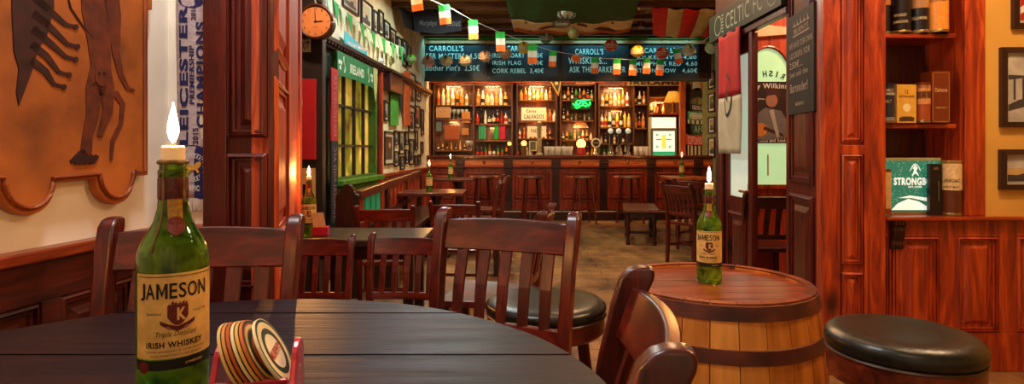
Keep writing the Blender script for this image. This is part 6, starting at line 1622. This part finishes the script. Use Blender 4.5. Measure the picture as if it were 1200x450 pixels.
for u_ in (.12, .83):
    c_ = [(u_+.018*math.cos(q*PI/4)*(1 if q % 2 else .5), .66+.05*math.sin(q*PI/4)*(1 if q % 2 else .4)) for q in range(8)]
    g.add([pt_(a_, b_)+Vector((0, 0, -.006)) for a_, b_ in c_], [list(range(8))])
for s_ in (0, 1):
    pts = [(.48-.02, .68), (.30, .80), (.14, .93), (.12, .88), (.28, .74), (.46, .60)]; pts = [(1-a_ if s_ else a_, b_) for a_, b_ in pts]
    g.add([pt_(a_, b_)+Vector((0, 0, -.006)) for a_, b_ in pts], [list(range(6))])
g.build('emblem', plain('emblem_rust', '6a3018', .85), t)
draped('striped_ceiling_flag', 'red and white striped flag sagging under the ceiling at the right', [(XW(764, 6.9), 6.9, 2.80), (XW(858, 6.9), 6.9, 2.80), (XW(835, 8.1), 8.1, 2.70), (XW(765, 8.1), 8.1, 2.70)],
       [('red_stripe' if k % 2 == 0 else 'white_stripe', k/5, (k+1)/5, plain('stripe_red', 'd8221c', .8) if k % 2 == 0 else plain('stripe_white', 'd8cc9a', .8), 'h') for k in range(5)], .09)
t = thing('navy_banner', 'dark navy banner under the ceiling at upper left', 'banner', (XW(510, 7.4), 7.4, 2.5))
nb = lambda a_, b_, d=0: P(a_, b_, 7.3)+Vector((0, -d, 0))
MB().prism(lambda a_, b_, d: nb(a_, b_, d), [(483, 3), (542, 6), (541, 36), (514, 40), (486, 37)], 0, .01).build('cloth', plain('banner_navy', '14182c', .8), t)
g = MB(); text(g, 'Murphys', lambda a_, b_: nb(a_, b_, .012), 491, 512, 32, 24, .02, .3); text(g, 'stout', lambda a_, b_: nb(a_, b_, .012), 524, 540, 31, 24, .02, .3); g.build('lettering', plain('banner_grey', '6a7480', .8), t)
t = thing('beer_banner', 'dark banner with green letters hanging near the left wall corner', 'banner', (XW(477, 6.9), 6.9, 2.6))
nb2 = lambda a_, b_, d=0: P(a_, b_, 6.9+(a_-468)*.03)+Vector((0, -d, 0))
MB().prism(lambda a_, b_, d: nb2(a_, b_, d), [(468, 8), (484, 16), (490, 38), (474, 32)], 0, .01).build('cloth', plain('banner_black', '121414', .8), t)
g = MB(); text(g, 'FOSTERS', lambda a_, b_: nb2(a_+(b_-20)*.4, b_+(a_-470)*.5, .012), 471, 485, 27, 19, .04); g.build('lettering', plain('banner_green_ink', '2a9a54', .8), t)
# glass and metal pendant in the middle, with an oval plate
pc = P(664, 8, 7.0)
t = thing('pendant_lantern', 'glass and metal pendant lantern hanging below the central ceiling flag', 'lantern', tuple(pc))
MB().lathe([(.05, -.16), (.11, -.12), (.13, .0), (.11, .12), (.05, .17), (.02, .19)], tuple(pc), 16).build('glass_body', plain('lantern_glass', 'a8c0a8', .2, mottle=.5, scale=40, coat=.6, emit=.05), t, smooth=True)
g = MB()
for q in range(8):
    a = q*PI/4; g.tube([(pc.x+r_*math.cos(a), pc.y+r_*math.sin(a), pc.z+z_) for r_, z_ in ((.055, -.165), (.118, -.12), (.138, 0), (.118, .12), (.055, .17))], .007, 5)
for z_, r_ in ((-.165, .06), (0, .138), (.17, .06)): g.tube([(pc.x+r_*math.cos(q*PI/10), pc.y+r_*math.sin(q*PI/10), pc.z+z_) for q in range(21)], .008, 5)
g.tube([pc+Vector((0, 0, .18)), Vector((pc.x, pc.y, CEIL-.002))], .008, 6); g.build('cage', plain('cage_metal', '4a4438', .4, metal=.7), t)
pq = P(658, 28, 6.95); t = thing('oval_plate', 'black oval plate with pale script below the pendant lantern', 'sign', tuple(pq))
MB().prism(lambda a_, b_, d: pq+Vector((a_, -d, b_)), [(.11*math.cos(q*PI/14), .055*math.sin(q*PI/14)) for q in range(28)], 0, .012).build('plate', plain('plate_black', '101410', .4), t, bevel=.002)
g = MB(); text(g, 'Guinness', lambda a_, b_: pq+Vector((a_, -.014, b_)), -.075, .075, -.02, .022, .02, .2); g.build('lettering', plain('plate_grey', '9aa890', .6), t)
MB().tube([pq+Vector((0, .006, .05)), pq+Vector((0, .05, .12))], .004, 5).build('hook', plain('cage_metal', '4a4438'), t)
pq = P(672, 39, 7.3); t = thing('mini_helmet', 'small two-tone helmet ornament under the big ceiling flag', 'ornament', tuple(pq), 0, 'helmet ornaments')
MB().ball((0, 0, 0), .07, .075, .07, 14).build('shell', plain('hs9aa070', '9aa070', .3), t, wld=False, smooth='full'); MB().tube([(0, 0, .06), (0, 0, 2.75-pq.z)], .003, 4).build('hanging_cord', plain('cord_dark', '3a3428', .8), t, wld=False)
# flat pictures fixed on the ceiling
for k, (px0, px1, Y0, Y1, lb) in enumerate([(545, 598, 7.12, 7.45, 'left near'), (548, 590, 7.75, 8.0, 'left far'), (736, 762, 7.15, 7.45, 'right near'), (722, 756, 7.75, 8.0, 'right far'), (762, 800, 7.1, 7.4, 'rightmost near'), (500, 540, 7.75, 8.0, 'leftmost far')]):
    a, b_ = XW(px0, (Y0+Y1)/2), XW(px1, (Y0+Y1)/2); t = thing('ceiling_picture', 'ochre framed picture fixed flat on the ceiling, %s' % lb, 'picture', ((a+b_)/2, (Y0+Y1)/2, CEIL-.03))
    f_c = lambda u, v, d: Vector((u, v, CEIL-d))
    MB().ring(f_c, a, b_, Y0, Y1, .03, .0, .03).build('frame', plain('frame_ochre', '8a6a3a', .5), t); MB().pbox(f_c, a+.025, b_-.025, Y0+.025, Y1-.025, 0, .01).build('picture', plain('ceil_print', '8a6a44', .6, mottle=.5, scale=8), t)
# ================================================================== LIGHT
wd_ = bpy.data.worlds.new('w'); S.world = wd_; wd_.use_nodes = True
bg = wd_.node_tree.nodes['Background']; bg.inputs['Color'].default_value = (.25, .2, .16, 1); bg.inputs['Strength'].default_value = .05
def area(name, loc, target, sx, sy, power, col):
    l = bpy.data.lights.new(name, 'AREA'); l.shape = 'RECTANGLE'; l.size = sx; l.size_y = sy; l.energy = power; l.color = col
    o = bpy.data.objects.new(name, l); COL.objects.link(o); o.location = loc
    o.rotation_euler = (Vector(target)-Vector(loc)).to_track_quat('-Z', 'Y').to_euler(); return o
def point(name, loc, power, col, r=.05):
    l = bpy.data.lights.new(name, 'POINT'); l.energy = power; l.color = col; l.shadow_soft_size = r
    o = bpy.data.objects.new(name, l); COL.objects.link(o); o.location = loc; return o
def spot(name, loc, target, power, col, ang=60, blend=.7, r=.06):
    l = bpy.data.lights.new(name, 'SPOT'); l.energy = power; l.color = col; l.shadow_soft_size = r; l.spot_size = math.radians(ang); l.spot_blend = blend
    o = bpy.data.objects.new(name, l); COL.objects.link(o); o.location = loc
    o.rotation_euler = (Vector(target)-Vector(loc)).to_track_quat('-Z', 'Y').to_euler(); return o
WARM = (1, .62, .34); ORG = (1, .42, .16); COOL = (.72, .82, 1)
# flush ceiling lamps: the cool one follows the table sheen, others are added fill
def ceiling_lamp(x, y, power, col, label, r=.16, z=CEIL-.0):
    t = thing('ceiling_lamp', label, 'lamp', (x, y, z-.001))
    MB().lathe([(r, z), (r, z-.05), (r*.9, z-.055)], (x, y, 0), 24).build('rim', plain('old_brass', 'b07a30'), t, smooth=True)
    area('ceiling_lamp_light', (x, y, z-.07), (x, y, 0), r*1.6, r*1.6, power, col)

def pendant(x, y, z, power, col, label, r=.05):  # hanging bulb added out of frame to light the ceiling
    t = thing('added_bulb', label, 'lamp', (x, y, z))
    c = bpy.data.lights
    MB().ball((x, y, z), r, n=12).build('bulb', plain('pendant_glow%d' % (power*10), 'ffc070', .5, emit=power*.35/(4*PI*r*r), mottle=0, ecol='ff9c50'), t, smooth='full')
    MB().lathe([(.022, z+r*.9), (.024, z+r+.05), (.006, z+r+.06)], (x, y, 0), 12).build('socket', plain('old_brass', 'b07a30'), t, smooth=True)
    MB().tube([(x, y, z+r+.05), (x, y, CEIL-.001)], .004, 6).build('flex', plain('cord_dark', '3a3428', .8), t)
for x, y, z, e_ in CUB:
    area('cubby_light', (x, y, z), (x, y+.12, z-.22), .26*e_, .03, 3.6*e_*CUBP, (1, .68, .34))
ceiling_lamp(-.80, 4.75, 26, COOL, 'round flush ceiling lamp over the left tables')
ceiling_lamp(-.55, 6.4, 60, (.9, 1, .8), 'unseen ceiling lamp added to brighten the picture wall')
ceiling_lamp(.9, 4.8, 38, WARM, 'unseen ceiling lamp added over the middle of the room')
ceiling_lamp(.5, 2.4, 10, (1, .55, .28), 'unseen ceiling lamp added over the central chair')
ceiling_lamp(-.66, 1.3, 32, (.98, .98, 1), 'unseen ceiling lamp added to brighten the left white wall')
ceiling_lamp(.1, -.6, 13, (1, .75, .5), 'unseen ceiling lamp added behind the viewpoint as front light')
ceiling_lamp(2.1, 2.0, 42, WARM, 'unseen ceiling lamp added before the right alcove')
ceiling_lamp(1.25, 1.6, 13, WARM, 'unseen ceiling lamp added before the right pillar')
ceiling_lamp(2.5, 3.9, 45, (1, .6, .35), 'unseen ceiling lamp added to brighten the little side room')
for x, lb in ((-.9, 'left'), (.9, 'middle'), (2.6, 'right')):
    pendant(x, 5.7, 2.66, 7, WARM, 'unseen hanging bulb added in the row before the bar, %s' % lb)
def can(x, y, target, power, col, ang, label):  # spotlight added to brighten whatever it is aimed at
    spot('added_spot_beam', (x, y, CEIL-.14), target, power, col, ang)
    t = thing('added_spotlight', label, 'spotlight', (x, y, CEIL-.12))
    MB().lathe([(.045, CEIL-.12), (.045, CEIL-.02), (.02, CEIL-.001)], (x, y, 0), 14).build('can', plain('old_brass', 'b07a30'), t, smooth=True)
for x, lb in ((-.6, 'left'), (.65, 'centre left'), (1.75, 'centre right'), (2.75, 'right')):
    can(x, 7.86, (x, 9.2, .9), 110, ORG, 75, 'small brass spotlight added to brighten the bar front, %s' % lb)
can(-1.3, 3.75, (-1.62, 4.5, 1.4), 80, (1, .7, .5), 70, 'small brass spotlight added to brighten the clock pier')
# fill lights added behind the boards to brighten the back bar
for x in (-.7, .55, 1.75):
    t = thing('added_canopy_fill', 'long warm fill light added behind the menu boards at x %.0f' % 0 if False else 'warm fill light added behind the menu boards, ' + {-.7: 'left', .55: 'middle', 1.75: 'right'}[x], 'lamp', (x, 9.2, 2.7))
    MB().box(x-.35, x+.35, 9.16, 9.24, 2.72, CEIL-.001).build('housing', DARKX, t)
    area('added_canopy_fill_light', (x, 9.2, 2.71), (x, 10.1, 1.6), .6, .06, 26*CUBP, (1, .66, .34))

for x0_, lb in ((-.9, 'leftmost'), (.25, 'second'), (1.35, 'third'), (2.45, 'rightmost')):
    t = thing('strip_light', '%s of the blue-green strip lights above the menu boards' % lb, 'lamp', (x0_, 8.80, 2.80))
    MB().box(x0_-.4, x0_+.4, 8.78, 8.84, 2.80, CEIL-.001).build('housing', DARKX, t)
    area('strip_light_glow', (x0_, 8.81, 2.795), (x0_, 8.98, 2.45), .75, .03, 1.9, (.25, .85, 1))
